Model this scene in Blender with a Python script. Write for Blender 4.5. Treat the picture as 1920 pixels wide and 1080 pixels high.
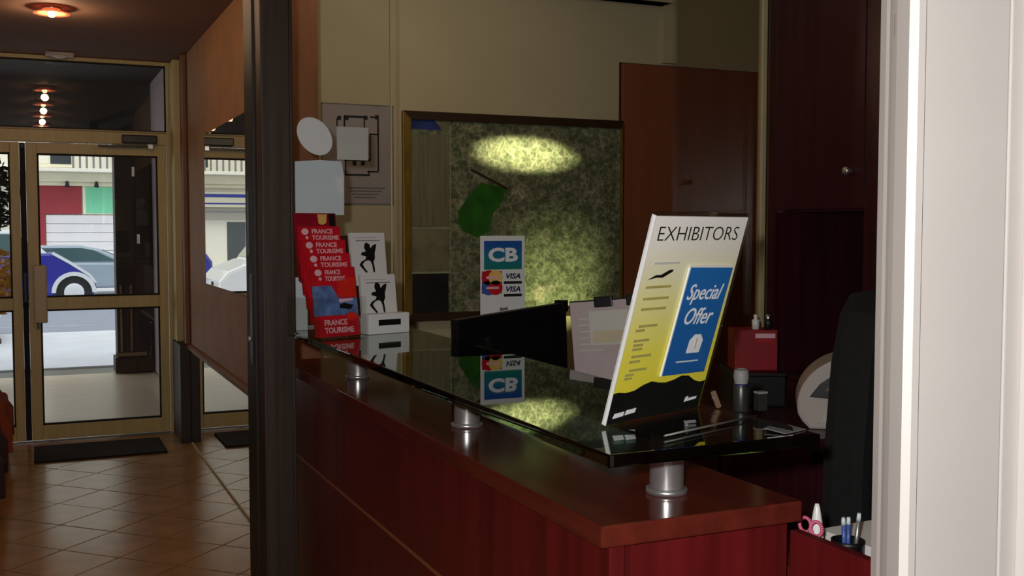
import bpy, bmesh, math, random
from mathutils import Vector, Matrix, Euler

random.seed(7)
for o in list(bpy.data.objects):
    bpy.data.objects.remove(o)
SC = bpy.context.scene
COL = SC.collection

# ------------------------------------------------------------------ camera
EYE = Vector((0.0, 0.0, 1.5))
FPX, PITCH, YAW = 2000.0, math.radians(3.15), math.radians(24.2)
cd = bpy.data.cameras.new('camera')
cd.sensor_width = 36.0
cd.lens = FPX * 36.0 / 1920.0
cd.clip_start = 0.02
cam = bpy.data.objects.new('camera', cd)
COL.objects.link(cam)
cam.location = EYE
cam.rotation_euler = (math.radians(90) - PITCH, 0, -YAW)
SC.camera = cam

# ------------------------------------------------------------------ colour management, world
SC.view_settings.view_transform = 'Standard'
SC.view_settings.look = 'None'
SC.view_settings.exposure = 0.0
SC.view_settings.gamma = 1.0
SC.view_settings.use_curve_mapping = False
W = bpy.data.worlds.new('overcast_sky')
SC.world = W
W.use_nodes = True
bg = W.node_tree.nodes['Background']
bg.inputs[0].default_value = (0.90, 0.95, 1.0, 1)
bg.inputs[1].default_value = 1.9


def lamp(name, kind, loc, energy, color=(1, 1, 1), aim=None, **kw):
    d = bpy.data.lights.new(name, kind)
    d.energy = energy
    d.color = color
    sc = kw.pop('scale', None)
    for k, v in kw.items():
        setattr(d, k, v)
    o = bpy.data.objects.new(name, d)
    COL.objects.link(o)
    o.location = loc
    if aim is not None:
        o.rotation_euler = (Vector(aim) - Vector(loc)).to_track_quat('-Z', 'Y').to_euler()
    if sc:
        o.scale = sc
    return o


# soft daylight over the roofs onto the far side of the street
lamp('sun_daylight', 'SUN', (0, 0, 30), 1.1, (1.0, 0.97, 0.92), aim=(1.5, 22, 0), angle=math.radians(35))
# the photographer's on-camera flash, just above and to the left of the lens
lamp('camera_flash', 'SPOT', (-0.07, 0.0, 1.57), 108, (1.0, 0.975, 0.95), aim=(2.5, 5.5, 1.25),
     shadow_soft_size=0.02, spot_size=math.radians(105), spot_blend=0.6)
# reception ceiling light
lamp('reception_ceiling_light', 'AREA', (1.60, 4.1, 2.90), 3.4, (1.0, 0.80, 0.54), aim=(1.6, 5.6, 0.9),
     shape='RECTANGLE', size=0.9, size_y=0.25)
# two unseen spots added to put the bright patches on the wall map
lamp('map_glare_spot', 'SPOT', (2.45, 4.35, 2.80), 420, (1.0, 0.95, 0.55), aim=(2.50, 5.40, 1.90),
     shadow_soft_size=0.01, spot_size=math.radians(30), spot_blend=1.0, scale=(1.0, 0.24, 1.0))
lamp('map_glow_spot', 'SPOT', (2.62, 4.75, 0.55), 45, (0.95, 1.0, 0.5), aim=(2.66, 5.40, 1.19),
     shadow_soft_size=0.01, spot_size=math.radians(34), spot_blend=1.0, scale=(1.5, 1.0, 1.0))


# ------------------------------------------------------------------ pixel helpers (a pixel gives a direction, a surface gives the distance)
FW = Vector((math.sin(YAW) * math.cos(PITCH), math.cos(YAW) * math.cos(PITCH), -math.sin(PITCH)))
RT = Vector((math.cos(YAW), -math.sin(YAW), 0))
UP = RT.cross(FW)


def ray(x, y):
    return FW * FPX + RT * (x - 960) - UP * (y - 540)


def onx(x, y, X):
    d = ray(x, y)
    return EYE + d * (X / d.x)


def ony(x, y, Y):
    d = ray(x, y)
    return EYE + d * (Y / d.y)


def onz(x, y, Z):
    d = ray(x, y)
    return EYE + d * ((Z - EYE.z) / d.z)


# ------------------------------------------------------------------ materials
def lin(c):
    return tuple(((v / 255.0) / 12.92 if v <= 10 else (((v / 255.0) + 0.055) / 1.055) ** 2.4) for v in c)


def nt(name):
    m = bpy.data.materials.new(name)
    m.use_nodes = True
    t = m.node_tree
    return m, t, t.nodes['Principled BSDF']


def mat(name, rgb, rough=0.5, metal=0.0, var=0.0, scale=20.0, stretch=(1, 1, 1), bump=0.0, spec=0.5, coat=0.0):
    """procedural surface: colour with a noise variation, optional fine relief"""
    m, t, b = nt(name)
    c = lin(rgb)
    b.inputs['Roughness'].default_value = rough
    b.inputs['Metallic'].default_value = metal
    b.inputs['Specular IOR Level'].default_value = spec
    b.inputs['Coat Weight'].default_value = coat
    b.inputs['Base Color'].default_value = (*c, 1)
    if var > 0 or bump > 0:
        tc = t.nodes.new('ShaderNodeTexCoord')
        mp = t.nodes.new('ShaderNodeMapping')
        mp.inputs['Scale'].default_value = stretch
        nz = t.nodes.new('ShaderNodeTexNoise')
        nz.inputs['Scale'].default_value = scale
        nz.inputs['Detail'].default_value = 5
        t.links.new(tc.outputs['Object'], mp.inputs['Vector'])
        t.links.new(mp.outputs['Vector'], nz.inputs['Vector'])
        if var > 0:
            r = t.nodes.new('ShaderNodeValToRGB')
            r.color_ramp.elements[0].position = 0.3
            r.color_ramp.elements[1].position = 0.7
            r.color_ramp.elements[0].color = (*[v * (1 - var) for v in c], 1)
            r.color_ramp.elements[1].color = (*[min(1, v * (1 + var)) for v in c], 1)
            t.links.new(nz.outputs['Fac'], r.inputs['Fac'])
            t.links.new(r.outputs['Color'], b.inputs['Base Color'])
        if bump > 0:
            bp = t.nodes.new('ShaderNodeBump')
            bp.inputs['Strength'].default_value = bump
            bp.inputs['Distance'].default_value = 0.01
            t.links.new(nz.outputs['Fac'], bp.inputs['Height'])
            t.links.new(bp.outputs['Normal'], b.inputs['Normal'])
    return m


def pane_mat(name, tint=(1, 1, 1), f0=0.045):
    """thin clear sheet: passes light straight through, reflects more at a grazing angle"""
    m = bpy.data.materials.new(name)
    m.use_nodes = True
    t = m.node_tree
    t.nodes.remove(t.nodes['Principled BSDF'])
    out = t.nodes['Material Output']
    lw = t.nodes.new('ShaderNodeLayerWeight')
    lw.inputs['Blend'].default_value = 0.5
    pw = t.nodes.new('ShaderNodeMath'); pw.operation = 'POWER'; pw.inputs[1].default_value = 5
    ma = t.nodes.new('ShaderNodeMath'); ma.operation = 'MULTIPLY_ADD'
    ma.inputs[1].default_value = 1 - f0
    ma.inputs[2].default_value = f0
    tr = t.nodes.new('ShaderNodeBsdfTransparent'); tr.inputs[0].default_value = (*tint, 1)
    gl = t.nodes.new('ShaderNodeBsdfGlossy'); gl.inputs['Roughness'].default_value = 0.0
    mx = t.nodes.new('ShaderNodeMixShader')
    t.links.new(lw.outputs['Facing'], pw.inputs[0])
    t.links.new(pw.outputs[0], ma.inputs[0])
    t.links.new(ma.outputs[0], mx.inputs[0])
    t.links.new(tr.outputs[0], mx.inputs[1])
    t.links.new(gl.outputs[0], mx.inputs[2])
    t.links.new(mx.outputs[0], out.inputs[0])
    return m


def emit_mat(name, rgb, strength):
    m, t, b = nt(name)
    b.inputs['Base Color'].default_value = (*lin(rgb), 1)
    b.inputs['Emission Color'].default_value = (*lin(rgb), 1)
    b.inputs['Emission Strength'].default_value = strength
    return m


M = {}
M['cherry'] = mat('cherry_wood', (96, 20, 22), 0.38, var=0.30, scale=3.0, stretch=(9, 9, 0.5), spec=0.4)
M['cherry_top'] = mat('cherry_wood_top', (96, 36, 26), 0.13, var=0.25, scale=3.0, stretch=(9, 0.6, 9), spec=0.5)
M['cherry_dark'] = mat('dark_cherry_wood', (62, 24, 32), 0.32, var=0.25, scale=3.0, stretch=(9, 9, 0.5), spec=0.5)
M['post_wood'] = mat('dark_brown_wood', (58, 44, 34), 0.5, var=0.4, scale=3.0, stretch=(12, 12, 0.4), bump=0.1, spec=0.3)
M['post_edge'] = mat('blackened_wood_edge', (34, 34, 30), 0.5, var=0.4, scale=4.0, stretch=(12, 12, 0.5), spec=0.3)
M['wall_cream'] = mat('cream_painted_wall', (204, 192, 156), 0.85, var=0.04, scale=2.0, bump=0.02)
M['wall_white'] = mat('white_painted_joinery', (212, 205, 200), 0.5, var=0.02, scale=3.0, stretch=(1, 1, 3))
M['wall_orange'] = mat('orange_wall_paper', (168, 118, 60), 0.6, var=0.12, scale=5.0, bump=0.02)
M['trim_brown'] = mat('brown_painted_trim', (132, 84, 52), 0.5, var=0.15, scale=4.0, stretch=(6, 6, 1))
M['trim_dark'] = mat('dark_brown_plinth', (42, 28, 17), 0.5, var=0.2, scale=6.0)
M['ceiling'] = mat('reddish_ceiling_paint', (128, 94, 78), 0.8, var=0.05, scale=2.0)
M['ceiling2'] = mat('off_white_ceiling_paint', (190, 178, 150), 0.85, var=0.03, scale=2.0)
M['tile'] = mat('terracotta_tile', (172, 130, 78), 0.26, var=0.18, scale=5.0, spec=0.5)
M['grout'] = mat('dark_grout', (48, 30, 18), 0.8, var=0.2, scale=30.0)
M['alu'] = mat('champagne_aluminium', (206, 190, 130), 0.42, var=0.08, scale=6.0, stretch=(6, 6, 0.6))
M['alu_light'] = mat('pale_aluminium', (206, 190, 150), 0.38, var=0.05, scale=8.0)
M['rubber'] = mat('black_rubber', (14, 14, 14), 0.7, var=0.2, scale=60.0)
M['mat_fibre'] = mat('dark_coir_mat', (34, 24, 20), 0.95, var=0.4, scale=120.0, bump=0.6)
M['steel'] = mat('brushed_steel', (226, 226, 226), 0.3, metal=0.88, var=0.08, scale=40.0, stretch=(1, 1, 0.05))
M['steel_dark'] = mat('dark_grey_metal', (60, 60, 58), 0.35, metal=0.6, var=0.1, scale=30.0)
M['black'] = mat('black_plastic', (9, 9, 11), 0.45, var=0.2, scale=60.0)
M['black_fabric'] = mat('black_upholstery', (16, 17, 17), 0.9, var=0.3, scale=90.0, bump=0.2)
M['white'] = mat('white_paper', (232, 230, 226), 0.55, var=0.02, scale=20.0)
M['white_gloss'] = mat('white_card', (240, 240, 238), 0.3, var=0.01, scale=20.0)
M['paper_blue'] = mat('pale_blue_white_paper', (214, 226, 228), 0.55, var=0.04, scale=12.0)
M['paper_grey'] = mat('pale_grey_paper', (200, 200, 190), 0.6, var=0.04, scale=12.0)
M['paper_pink'] = mat('pinkish_grey_paper', (186, 172, 172), 0.6, var=0.05, scale=18.0)
M['gold'] = mat('old_gold_frame', (150, 120, 48), 0.4, metal=0.5, var=0.25, scale=12.0, stretch=(3, 3, 0.6))
M['brown_frame'] = mat('dark_brown_frame', (58, 36, 18), 0.5, var=0.25, scale=10.0)
M['panel_wood'] = mat('reddish_brown_laminate', (150, 88, 60), 0.35, var=0.10, scale=2.0, stretch=(8, 8, 0.5))
M['print_black'] = mat('black_print', (14, 14, 14), 0.5, var=0.1, scale=30.0)
M['print_grey'] = mat('grey_print', (120, 118, 110), 0.6, var=0.1, scale=30.0)
M['print_olive'] = mat('faded_olive_print', (176, 166, 92), 0.6, var=0.1, scale=30.0)
M['print_white'] = mat('white_print', (244, 244, 246), 0.5, var=0.01, scale=30.0)
M['print_pink'] = mat('pale_pink_print', (244, 190, 200), 0.5, var=0.05, scale=30.0)
M['red_print'] = mat('red_print', (206, 22, 38), 0.4, var=0.15, scale=14.0)
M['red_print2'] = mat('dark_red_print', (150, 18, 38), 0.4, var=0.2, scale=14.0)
M['orange_print'] = mat('bright_red_orange_print', (226, 40, 28), 0.4, var=0.06, scale=14.0)
M['red_box'] = mat('dark_red_card', (150, 12, 18), 0.5, var=0.1, scale=12.0)
M['navy'] = mat('navy_plastic', (24, 24, 72), 0.4, var=0.1, scale=30.0)
M['blue_pen'] = mat('blue_plastic', (70, 96, 170), 0.35, var=0.1, scale=30.0)
M['pink'] = mat('pink_plastic', (226, 104, 140), 0.4, var=0.05, scale=30.0)
M['clear'] = pane_mat('clear_acrylic', (0.97, 0.98, 0.97), 0.05)
M['pane'] = pane_mat('clear_window_glass', (0.93, 0.95, 0.93), 0.05)
M['pane_dim'] = pane_mat('lightly_tinted_glass', (0.88, 0.86, 0.82), 0.05)
M['screen'] = pane_mat('clear_screen_glass', (0.985, 0.99, 0.985), 0.012)
M['mirror'] = mat('silvered_mirror', (232, 228, 220), 0.0, metal=1.0)
M['machine'] = mat('warm_white_plastic', (196, 184, 176), 0.5, var=0.06, scale=8.0)
M['bulb'] = emit_mat('glowing_bulb', (255, 226, 180), 14.0)
M['lamp_glass'] = emit_mat('warm_lit_lamp_glass', (255, 120, 70), 0.9)
M['tan_stone'] = mat('tan_porch_paving', (196, 176, 150), 0.35, var=0.10, scale=3.0, stretch=(0.5, 6, 1))
M['pavement'] = mat('pale_pavement', (196, 196, 204), 0.8, var=0.06, scale=2.0)
M['road'] = mat('grey_asphalt', (128, 132, 146), 0.8, var=0.08, scale=3.0)
M['facade'] = mat('pale_rendered_facade', (226, 220, 206), 0.85, var=0.04, scale=1.0)
M['cornice'] = mat('cream_stone_cornice', (232, 226, 200), 0.8, var=0.04, scale=2.0)
M['shutter'] = mat('white_roller_shutter', (222, 218, 222), 0.6, var=0.03, scale=2.0)
M['sign_red'] = mat('dark_red_sign_board', (150, 44, 54), 0.55, var=0.05, scale=2.0)
M['sign_green'] = mat('mint_green_sign_board', (120, 208, 166), 0.55, var=0.05, scale=2.0)
M['sign_blue'] = mat('royal_blue_sign_stripe', (48, 62, 160), 0.5, var=0.05, scale=2.0)
M['iron'] = mat('grey_ironwork', (120, 118, 116), 0.6, var=0.1, scale=10.0)
M['window_dark'] = mat('dark_window_glass', (60, 66, 70), 0.1, var=0.1, scale=1.0)
M['car_blue'] = mat('deep_blue_car_paint', (36, 40, 140), 0.25, var=0.03, scale=2.0, coat=0.6)
M['car_silver'] = mat('silver_car_trim', (206, 208, 214), 0.3, var=0.03, scale=2.0, coat=0.3)
M['car_grey'] = mat('grey_blue_car_paint', (150, 164, 178), 0.25, var=0.03, scale=2.0, coat=0.6)
M['car_white'] = mat('white_car_paint', (236, 236, 240), 0.25, var=0.02, scale=2.0, coat=0.6)
M['car_glass'] = mat('car_window_glass', (70, 96, 100), 0.05, var=0.05, scale=1.0, coat=0.5)
M['lens'] = mat('clear_headlamp_lens', (210, 206, 190), 0.1, var=0.05, scale=20.0, coat=0.5)
M['pier'] = mat('dark_timber_pier', (44, 32, 24), 0.6, var=0.4, scale=3.0, stretch=(8, 8, 0.6))
M['pier_trim'] = mat('tan_timber_moulding', (120, 94, 72), 0.6, var=0.1, scale=5.0)
M['lavender'] = mat('mauve_grey_render', (150, 136, 140), 0.8, var=0.05, scale=3.0)
M['canopy'] = mat('dark_canopy_soffit', (44, 40, 38), 0.8, var=0.1, scale=3.0)
M['leaf_yellow'] = mat('yellow_leaves', (236, 186, 96), 0.6, var=0.3, scale=6.0)
M['leaf_dark'] = mat('dark_green_leaves', (32, 38, 28), 0.5, var=0.4, scale=6.0)
M['terracotta'] = mat('brown_clay_pot', (122, 84, 56), 0.7, var=0.15, scale=6.0)
M['chair_red'] = mat('rust_red_upholstery', (150, 66, 36), 0.85, var=0.15, scale=60.0, bump=0.1)
M['chair_dark'] = mat('dark_brown_upholstery', (48, 30, 30), 0.7, var=0.2, scale=60.0)
M['map_blue'] = mat('map_title_blue', (42, 60, 130), 0.5, var=0.4, scale=14.0)
M['map_green'] = mat('map_park_green', (44, 112, 22), 0.5, var=0.35, scale=10.0)
M['map_line'] = mat('map_pale_line', (170, 172, 140), 0.5, var=0.1, scale=10.0)
M['map_legend'] = mat('map_index_columns', (128, 122, 96), 0.5, var=0.22, scale=4.0, stretch=(14, 1, 0.6))
M['map_inset'] = mat('map_inset_plan', (136, 130, 100), 0.5, var=0.3, scale=12.0)
M['map_black'] = mat('map_dark_inset', (30, 26, 24), 0.5, var=0.5, scale=8.0)
M['plan_paper'] = mat('mauve_grey_poster_paper', (176, 162, 160), 0.6, var=0.04, scale=6.0)


def glass_slab():
    m, t, b = nt('green_tinted_counter_glass')
    b.inputs['Base Color'].default_value = (0.30, 0.46, 0.38, 1)
    b.inputs['Roughness'].default_value = 0.0
    b.inputs['IOR'].default_value = 1.62
    b.inputs['Transmission Weight'].default_value = 1.0
    return m


def map_mat():
    m, t, b = nt('printed_city_map')
    b.inputs['Roughness'].default_value = 0.42
    tc = t.nodes.new('ShaderNodeTexCoord')
    nd = t.nodes.new('ShaderNodeTexNoise'); nd.inputs['Scale'].default_value = 9; nd.inputs['Detail'].default_value = 4
    ad = t.nodes.new('ShaderNodeVectorMath'); ad.operation = 'MULTIPLY_ADD'
    ad.inputs[1].default_value = (0.09, 0.09, 0.09)
    vo = t.nodes.new('ShaderNodeTexVoronoi'); vo.feature = 'DISTANCE_TO_EDGE'; vo.inputs['Scale'].default_value = 30
    n1 = t.nodes.new('ShaderNodeTexNoise'); n1.inputs['Scale'].default_value = 4; n1.inputs['Detail'].default_value = 8; n1.inputs['Roughness'].default_value = 0.7
    n2 = t.nodes.new('ShaderNodeTexNoise'); n2.inputs['Scale'].default_value = 26; n2.inputs['Detail'].default_value = 4
    r1 = t.nodes.new('ShaderNodeValToRGB')
    e = r1.color_ramp.elements
    e[0].position, e[0].color = 0.0, (1.0, 1.0, 0.92, 1)
    e[1].position, e[1].color = 0.16, (0.36, 0.38, 0.33, 1)
    r2 = t.nodes.new('ShaderNodeValToRGB')
    e = r2.color_ramp.elements
    e[0].position, e[0].color = 0.32, (*lin((132, 150, 118)), 1)
    e[1].position, e[1].color = 0.66, (*lin((206, 196, 168)), 1)
    k = r2.color_ramp.elements.new(0.46); k.color = (*lin((172, 174, 142)), 1)
    k = r2.color_ramp.elements.new(0.56); k.color = (*lin((150, 158, 126)), 1)
    r3 = t.nodes.new('ShaderNodeValToRGB')
    e = r3.color_ramp.elements
    e[0].position, e[0].color = 0.38, (0.42, 0.45, 0.40, 1)
    e[1].position, e[1].color = 0.60, (1, 1, 1, 1)
    mx = t.nodes.new('ShaderNodeMix'); mx.data_type = 'RGBA'; mx.blend_type = 'MULTIPLY'; mx.inputs['Factor'].default_value = 0.8
    m2 = t.nodes.new('ShaderNodeMix'); m2.data_type = 'RGBA'; m2.blend_type = 'MULTIPLY'; m2.inputs['Factor'].default_value = 0.9
    v3 = t.nodes.new('ShaderNodeTexVoronoi'); v3.feature = 'DISTANCE_TO_EDGE'; v3.inputs['Scale'].default_value = 12
    r4 = t.nodes.new('ShaderNodeValToRGB')
    e = r4.color_ramp.elements
    e[0].position, e[0].color = 0.02, (1.0, 0.98, 0.85, 1)
    e[1].position, e[1].color = 0.06, (0.45, 0.47, 0.42, 1)
    m4 = t.nodes.new('ShaderNodeMix'); m4.data_type = 'RGBA'; m4.blend_type = 'LIGHTEN'; m4.inputs['Factor'].default_value = 0.45
    t.links.new(ad.outputs[0], v3.inputs['Vector'])
    t.links.new(v3.outputs['Distance'], r4.inputs['Fac'])
    for n in (nd, n1, n2):
        t.links.new(tc.outputs['Object'], n.inputs['Vector'])
    t.links.new(nd.outputs['Color'], ad.inputs[0])
    t.links.new(tc.outputs['Object'], ad.inputs[2])
    t.links.new(ad.outputs[0], vo.inputs['Vector'])
    t.links.new(vo.outputs['Distance'], r1.inputs['Fac'])
    t.links.new(n1.outputs['Fac'], r2.inputs['Fac'])
    t.links.new(n2.outputs['Fac'], r3.inputs['Fac'])
    t.links.new(r2.outputs['Color'], mx.inputs['A'])
    t.links.new(r1.outputs['Color'], m4.inputs['A'])
    t.links.new(r4.outputs['Color'], m4.inputs['B'])
    t.links.new(m4.outputs['Result'], mx.inputs['B'])
    t.links.new(mx.outputs['Result'], m2.inputs['A'])
    t.links.new(r3.outputs['Color'], m2.inputs['B'])
    t.links.new(m2.outputs['Result'], b.inputs['Base Color'])
    return m


def grad_mat(name, stops, axis, rough=0.4):
    """flat print whose ink changes along one local axis"""
    m, t, b = nt(name)
    b.inputs['Roughness'].default_value = rough
    tc = t.nodes.new('ShaderNodeTexCoord')
    sp = t.nodes.new('ShaderNodeSeparateXYZ')
    mr = t.nodes.new('ShaderNodeMapRange')
    mr.inputs['From Min'].default_value = stops[0][0]
    mr.inputs['From Max'].default_value = stops[-1][0]
    r = t.nodes.new('ShaderNodeValToRGB')
    span = stops[-1][0] - stops[0][0]
    for i, (p, c) in enumerate(stops):
        q = (p - stops[0][0]) / span
        if i == 0:
            el = r.color_ramp.elements[0]
        elif i == len(stops) - 1:
            el = r.color_ramp.elements[len(r.color_ramp.elements) - 1]
        else:
            el = r.color_ramp.elements.new(q)
        el.position = q
        el.color = (*lin(c), 1)
    t.links.new(tc.outputs['Object'], sp.inputs[0])
    t.links.new(sp.outputs[axis], mr.inputs['Value'])
    t.links.new(mr.outputs['Result'], r.inputs['Fac'])
    t.links.new(r.outputs['Color'], b.inputs['Base Color'])
    return m


M['counter_glass'] = glass_slab()
M['map'] = map_mat()
M['sign_paper'] = grad_mat('poster_print_white_to_yellow', [(0.0, (238, 222, 40)), (0.12, (240, 228, 84)), (0.22, (238, 232, 166)), (0.30, (244, 240, 226)), (0.36, (246, 244, 242))], 2)
M['blue_print'] = grad_mat('blue_leaflet_print', [(0.0, (30, 96, 170)), (0.10, (34, 104, 176)), (0.19, (36, 110, 186))], 2)
M['cb_print'] = grad_mat('blue_to_green_print', [(0.0, (20, 128, 112)), (0.045, (30, 120, 150)), (0.09, (30, 86, 168))], 2)
M['photo_blue'] = mat('blue_city_photo_print', (92, 118, 168), 0.4, var=0.6, scale=26.0)


# ------------------------------------------------------------------ mesh helpers
class MB:
    def __init__(s):
        s.bm = bmesh.new()

    def box(s, x0, x1, y0, y1, z0, z1, bevel=0.0, seg=2):
        r = bmesh.ops.create_cube(s.bm, size=1.0)
        vs = r['verts']
        for v in vs:
            v.co = Vector(((x0 + x1) / 2 + v.co.x * (x1 - x0), (y0 + y1) / 2 + v.co.y * (y1 - y0), (z0 + z1) / 2 + v.co.z * (z1 - z0)))
        if bevel > 0:
            es = {e for v in vs for e in v.link_edges}
            bmesh.ops.bevel(s.bm, geom=list(es), offset=bevel, segments=seg, affect='EDGES', profile=0.6)
        return s

    def cyl(s, p0, p1, r0, r1=None, n=20, caps=True):
        p0, p1 = Vector(p0), Vector(p1)
        r1 = r0 if r1 is None else r1
        d = p1 - p0
        q = d.to_track_quat('Z', 'Y')
        a, b = [], []
        for i in range(n):
            t = 2 * math.pi * i / n
            c = Vector((math.cos(t), math.sin(t), 0))
            a.append(s.bm.verts.new(p0 + q @ (c * r0)))
            b.append(s.bm.verts.new(p1 + q @ (c * r1)))
        for i in range(n):
            j = (i + 1) % n
            f = s.bm.faces.new((a[i], a[j], b[j], b[i]))
            f.smooth = True
        if caps:
            s.bm.faces.new(list(reversed(a)))
            s.bm.faces.new(b)
        return s

    def lathe(s, prof, c=(0, 0, 0), n=28):
        """prof: list of (radius, z)"""
        c = Vector(c)
        rings = []
        for r, z in prof:
            if r < 1e-6:
                rings.append([s.bm.verts.new(c + Vector((0, 0, z)))])
            else:
                rings.append([s.bm.verts.new(c + Vector((r * math.cos(2 * math.pi * i / n), r * math.sin(2 * math.pi * i / n), z))) for i in range(n)])
        for A, B in zip(rings, rings[1:]):
            for i in range(n):
                j = (i + 1) % n
                vs = []
                for v in ((A[i % len(A)], A[j % len(A)], B[j % len(B)], B[i % len(B)])):
                    if v not in vs:
                        vs.append(v)
                if len(vs) >= 3:
                    f = s.bm.faces.new(vs)
                    f.smooth = True
        return s

    def tube(s, pts, r, n=10):
        for a, b in zip(pts, pts[1:]):
            s.cyl(a, b, r, n=n)
        return s

    def prism(s, poly, axis, a0, a1, bevel=0.0):
        """poly: 2-D outline extruded along an axis: 'x' -> (y,z), 'y' -> (x,z), 'z' -> (x,y)"""
        def P(u, v, a):
            return {'x': (a, u, v), 'y': (u, a, v), 'z': (u, v, a)}[axis]
        A = [s.bm.verts.new(P(u, v, a0)) for u, v in poly]
        B = [s.bm.verts.new(P(u, v, a1)) for u, v in poly]
        n = len(poly)
        fs = [s.bm.faces.new(A), s.bm.faces.new(list(reversed(B)))]
        for i in range(n):
            j = (i + 1) % n
            fs.append(s.bm.faces.new((A[j], A[i], B[i], B[j])))
        bmesh.ops.recalc_face_normals(s.bm, faces=fs)
        if bevel > 0:
            es = set(fs[0].edges) | set(fs[1].edges)
            bmesh.ops.bevel(s.bm, geom=list(es), offset=bevel, segments=2, affect='EDGES', profile=0.6)
        return s

    def ball(s, c, rx, ry=None, rz=None, u=16, v=10):
        ry = rx if ry is None else ry
        rz = rx if rz is None else rz
        r = bmesh.ops.create_uvsphere(s.bm, u_segments=u, v_segments=v, radius=1.0)
        for w in r['verts']:
            w.co = Vector((c[0] + w.co.x * rx, c[1] + w.co.y * ry, c[2] + w.co.z * rz))
        for f in {f for w in r['verts'] for f in w.link_faces}:
            f.smooth = True
        return s

    def quad(s, *pts):
        s.bm.faces.new([s.bm.verts.new(p) for p in pts])
        return s

    def xform(s, m):
        bmesh.ops.transform(s.bm, matrix=m, verts=s.bm.verts)
        return s

    def build(s, name, material, parent=None, loc=None):
        me = bpy.data.meshes.new(name)
        s.bm.to_mesh(me)
        s.bm.free()
        o = bpy.data.objects.new(name, me)
        COL.objects.link(o)
        me.materials.append(M[material] if isinstance(material, str) else material)
        if parent is not None:
            o.parent = parent
        if loc is not None:
            o.location = loc
        return o


def tag(o, label=None, cat=None, group=None, kind=None):
    if label: o['label'] = label
    if cat: o['category'] = cat
    if group: o['group'] = group
    if kind: o['kind'] = kind
    return o


def empty(name, loc=(0, 0, 0), rz=0.0, matrix=None):
    o = bpy.data.objects.new(name, None)
    o.empty_display_size = 0.1
    COL.objects.link(o)
    if matrix is not None:
        o.matrix_world = matrix
    else:
        o.location = loc
        o.rotation_euler = (0, 0, rz)
    return o


def struct(o):
    o['kind'] = 'structure'
    return o


def frame_matrix(origin, u, v):
    """local x = u, local z = v, local y = into the sheet (away from its face)"""
    u = Vector(u).normalized()
    v = Vector(v)
    v = (v - u * v.dot(u)).normalized()
    n = v.cross(u)
    m = Matrix((( u.x, n.x, v.x, origin[0]), (u.y, n.y, v.y, origin[1]), (u.z, n.z, v.z, origin[2]), (0, 0, 0, 1)))
    return m


def text_part(name, body, material, parent, x0, x1, z0, z1, y=-0.001, bold=0.0, shear=0.0, depth=0.0004):
    """raised lettering fitted into a rectangle of the parent's local x-z plane, read from -y"""
    cu = bpy.data.curves.new(name, 'FONT')
    cu.body = body
    cu.size = 1.0
    cu.offset = bold
    cu.shear = shear
    cu.extrude = 0.01
    cu.resolution_u = 3
    tmp = bpy.data.objects.new(name, cu)
    COL.objects.link(tmp)
    dg = bpy.context.evaluated_depsgraph_get()
    me = bpy.data.meshes.new_from_object(tmp.evaluated_get(dg))
    bpy.data.objects.remove(tmp)
    xs = [v.co.x for v in me.vertices]
    ys = [v.co.y for v in me.vertices]
    ax, bx, ay, by = min(xs), max(xs), min(ys), max(ys)
    for v in me.vertices:
        X = x0 + (v.co.x - ax) / (bx - ax) * (x1 - x0)
        Z = z0 + (v.co.y - ay) / (by - ay) * (z1 - z0)
        v.co = Vector((X, y - (depth if v.co.z > 0 else 0), Z))
    me.materials.clear()
    me.materials.append(M[material])
    me.name = name
    o = bpy.data.objects.new(name, me)
    COL.objects.link(o)
    o.parent = parent
    return o


def flat(name, poly, material, parent, y=-0.0008, depth=0.0006):
    """a thin printed or stuck-on shape in the parent's local x-z plane"""
    return MB().prism(poly, 'y', y - depth, y).build(name, material, parent)


def rect(x0, x1, z0, z1):
    return [(x0, z0), (x1, z0), (x1, z1), (x0, z1)]


def disc(cx, cz, rx, rz=None, n=24, rot=0.0):
    rz = rx if rz is None else rz
    out = []
    for i in range(n):
        t = 2 * math.pi * i / n
        a, b = rx * math.cos(t), rz * math.sin(t)
        out.append((cx + a * math.cos(rot) - b * math.sin(rot), cz + a * math.sin(rot) + b * math.cos(rot)))
    return out


def copy_tree(o, parent=None):
    c = o.copy()
    COL.objects.link(c)
    if parent is not None:
        c.parent = parent
    for ch in list(o.children):
        copy_tree(ch, c)
    return c


# ================================================================== THE SETTING
HC = 2.71            # corridor ceiling
YB = 5.40            # reception back wall
YD = 8.20            # entrance doors
XL, XR, YF = -2.2, 4.3, -1.6

floor = struct(MB().box(XL, XR, YF, YD + 0.06, -0.25, -0.006).build('floor', 'grout'))


def clip(poly, x0, x1, y0, y1):
    def cut(p, inside, inter):
        out = []
        for i, a in enumerate(p):
            b = p[(i + 1) % len(p)]
            if inside(a):
                out.append(a)
                if not inside(b): out.append(inter(a, b))
            elif inside(b):
                out.append(inter(a, b))
        return out
    def ix(X): return lambda a, b: (X, a[1] + (b[1] - a[1]) * (X - a[0]) / (b[0] - a[0]))
    def iy(Y): return lambda a, b: (a[0] + (b[0] - a[0]) * (Y - a[1]) / (b[1] - a[1]), Y)
    for ins, it in ((lambda p: p[0] >= x0, ix(x0)), (lambda p: p[0] <= x1, ix(x1)), (lambda p: p[1] >= y0, iy(y0)), (lambda p: p[1] <= y1, iy(y1))):
        poly = cut(poly, ins, it)
        if len(poly) < 3: return []
    return poly


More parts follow.
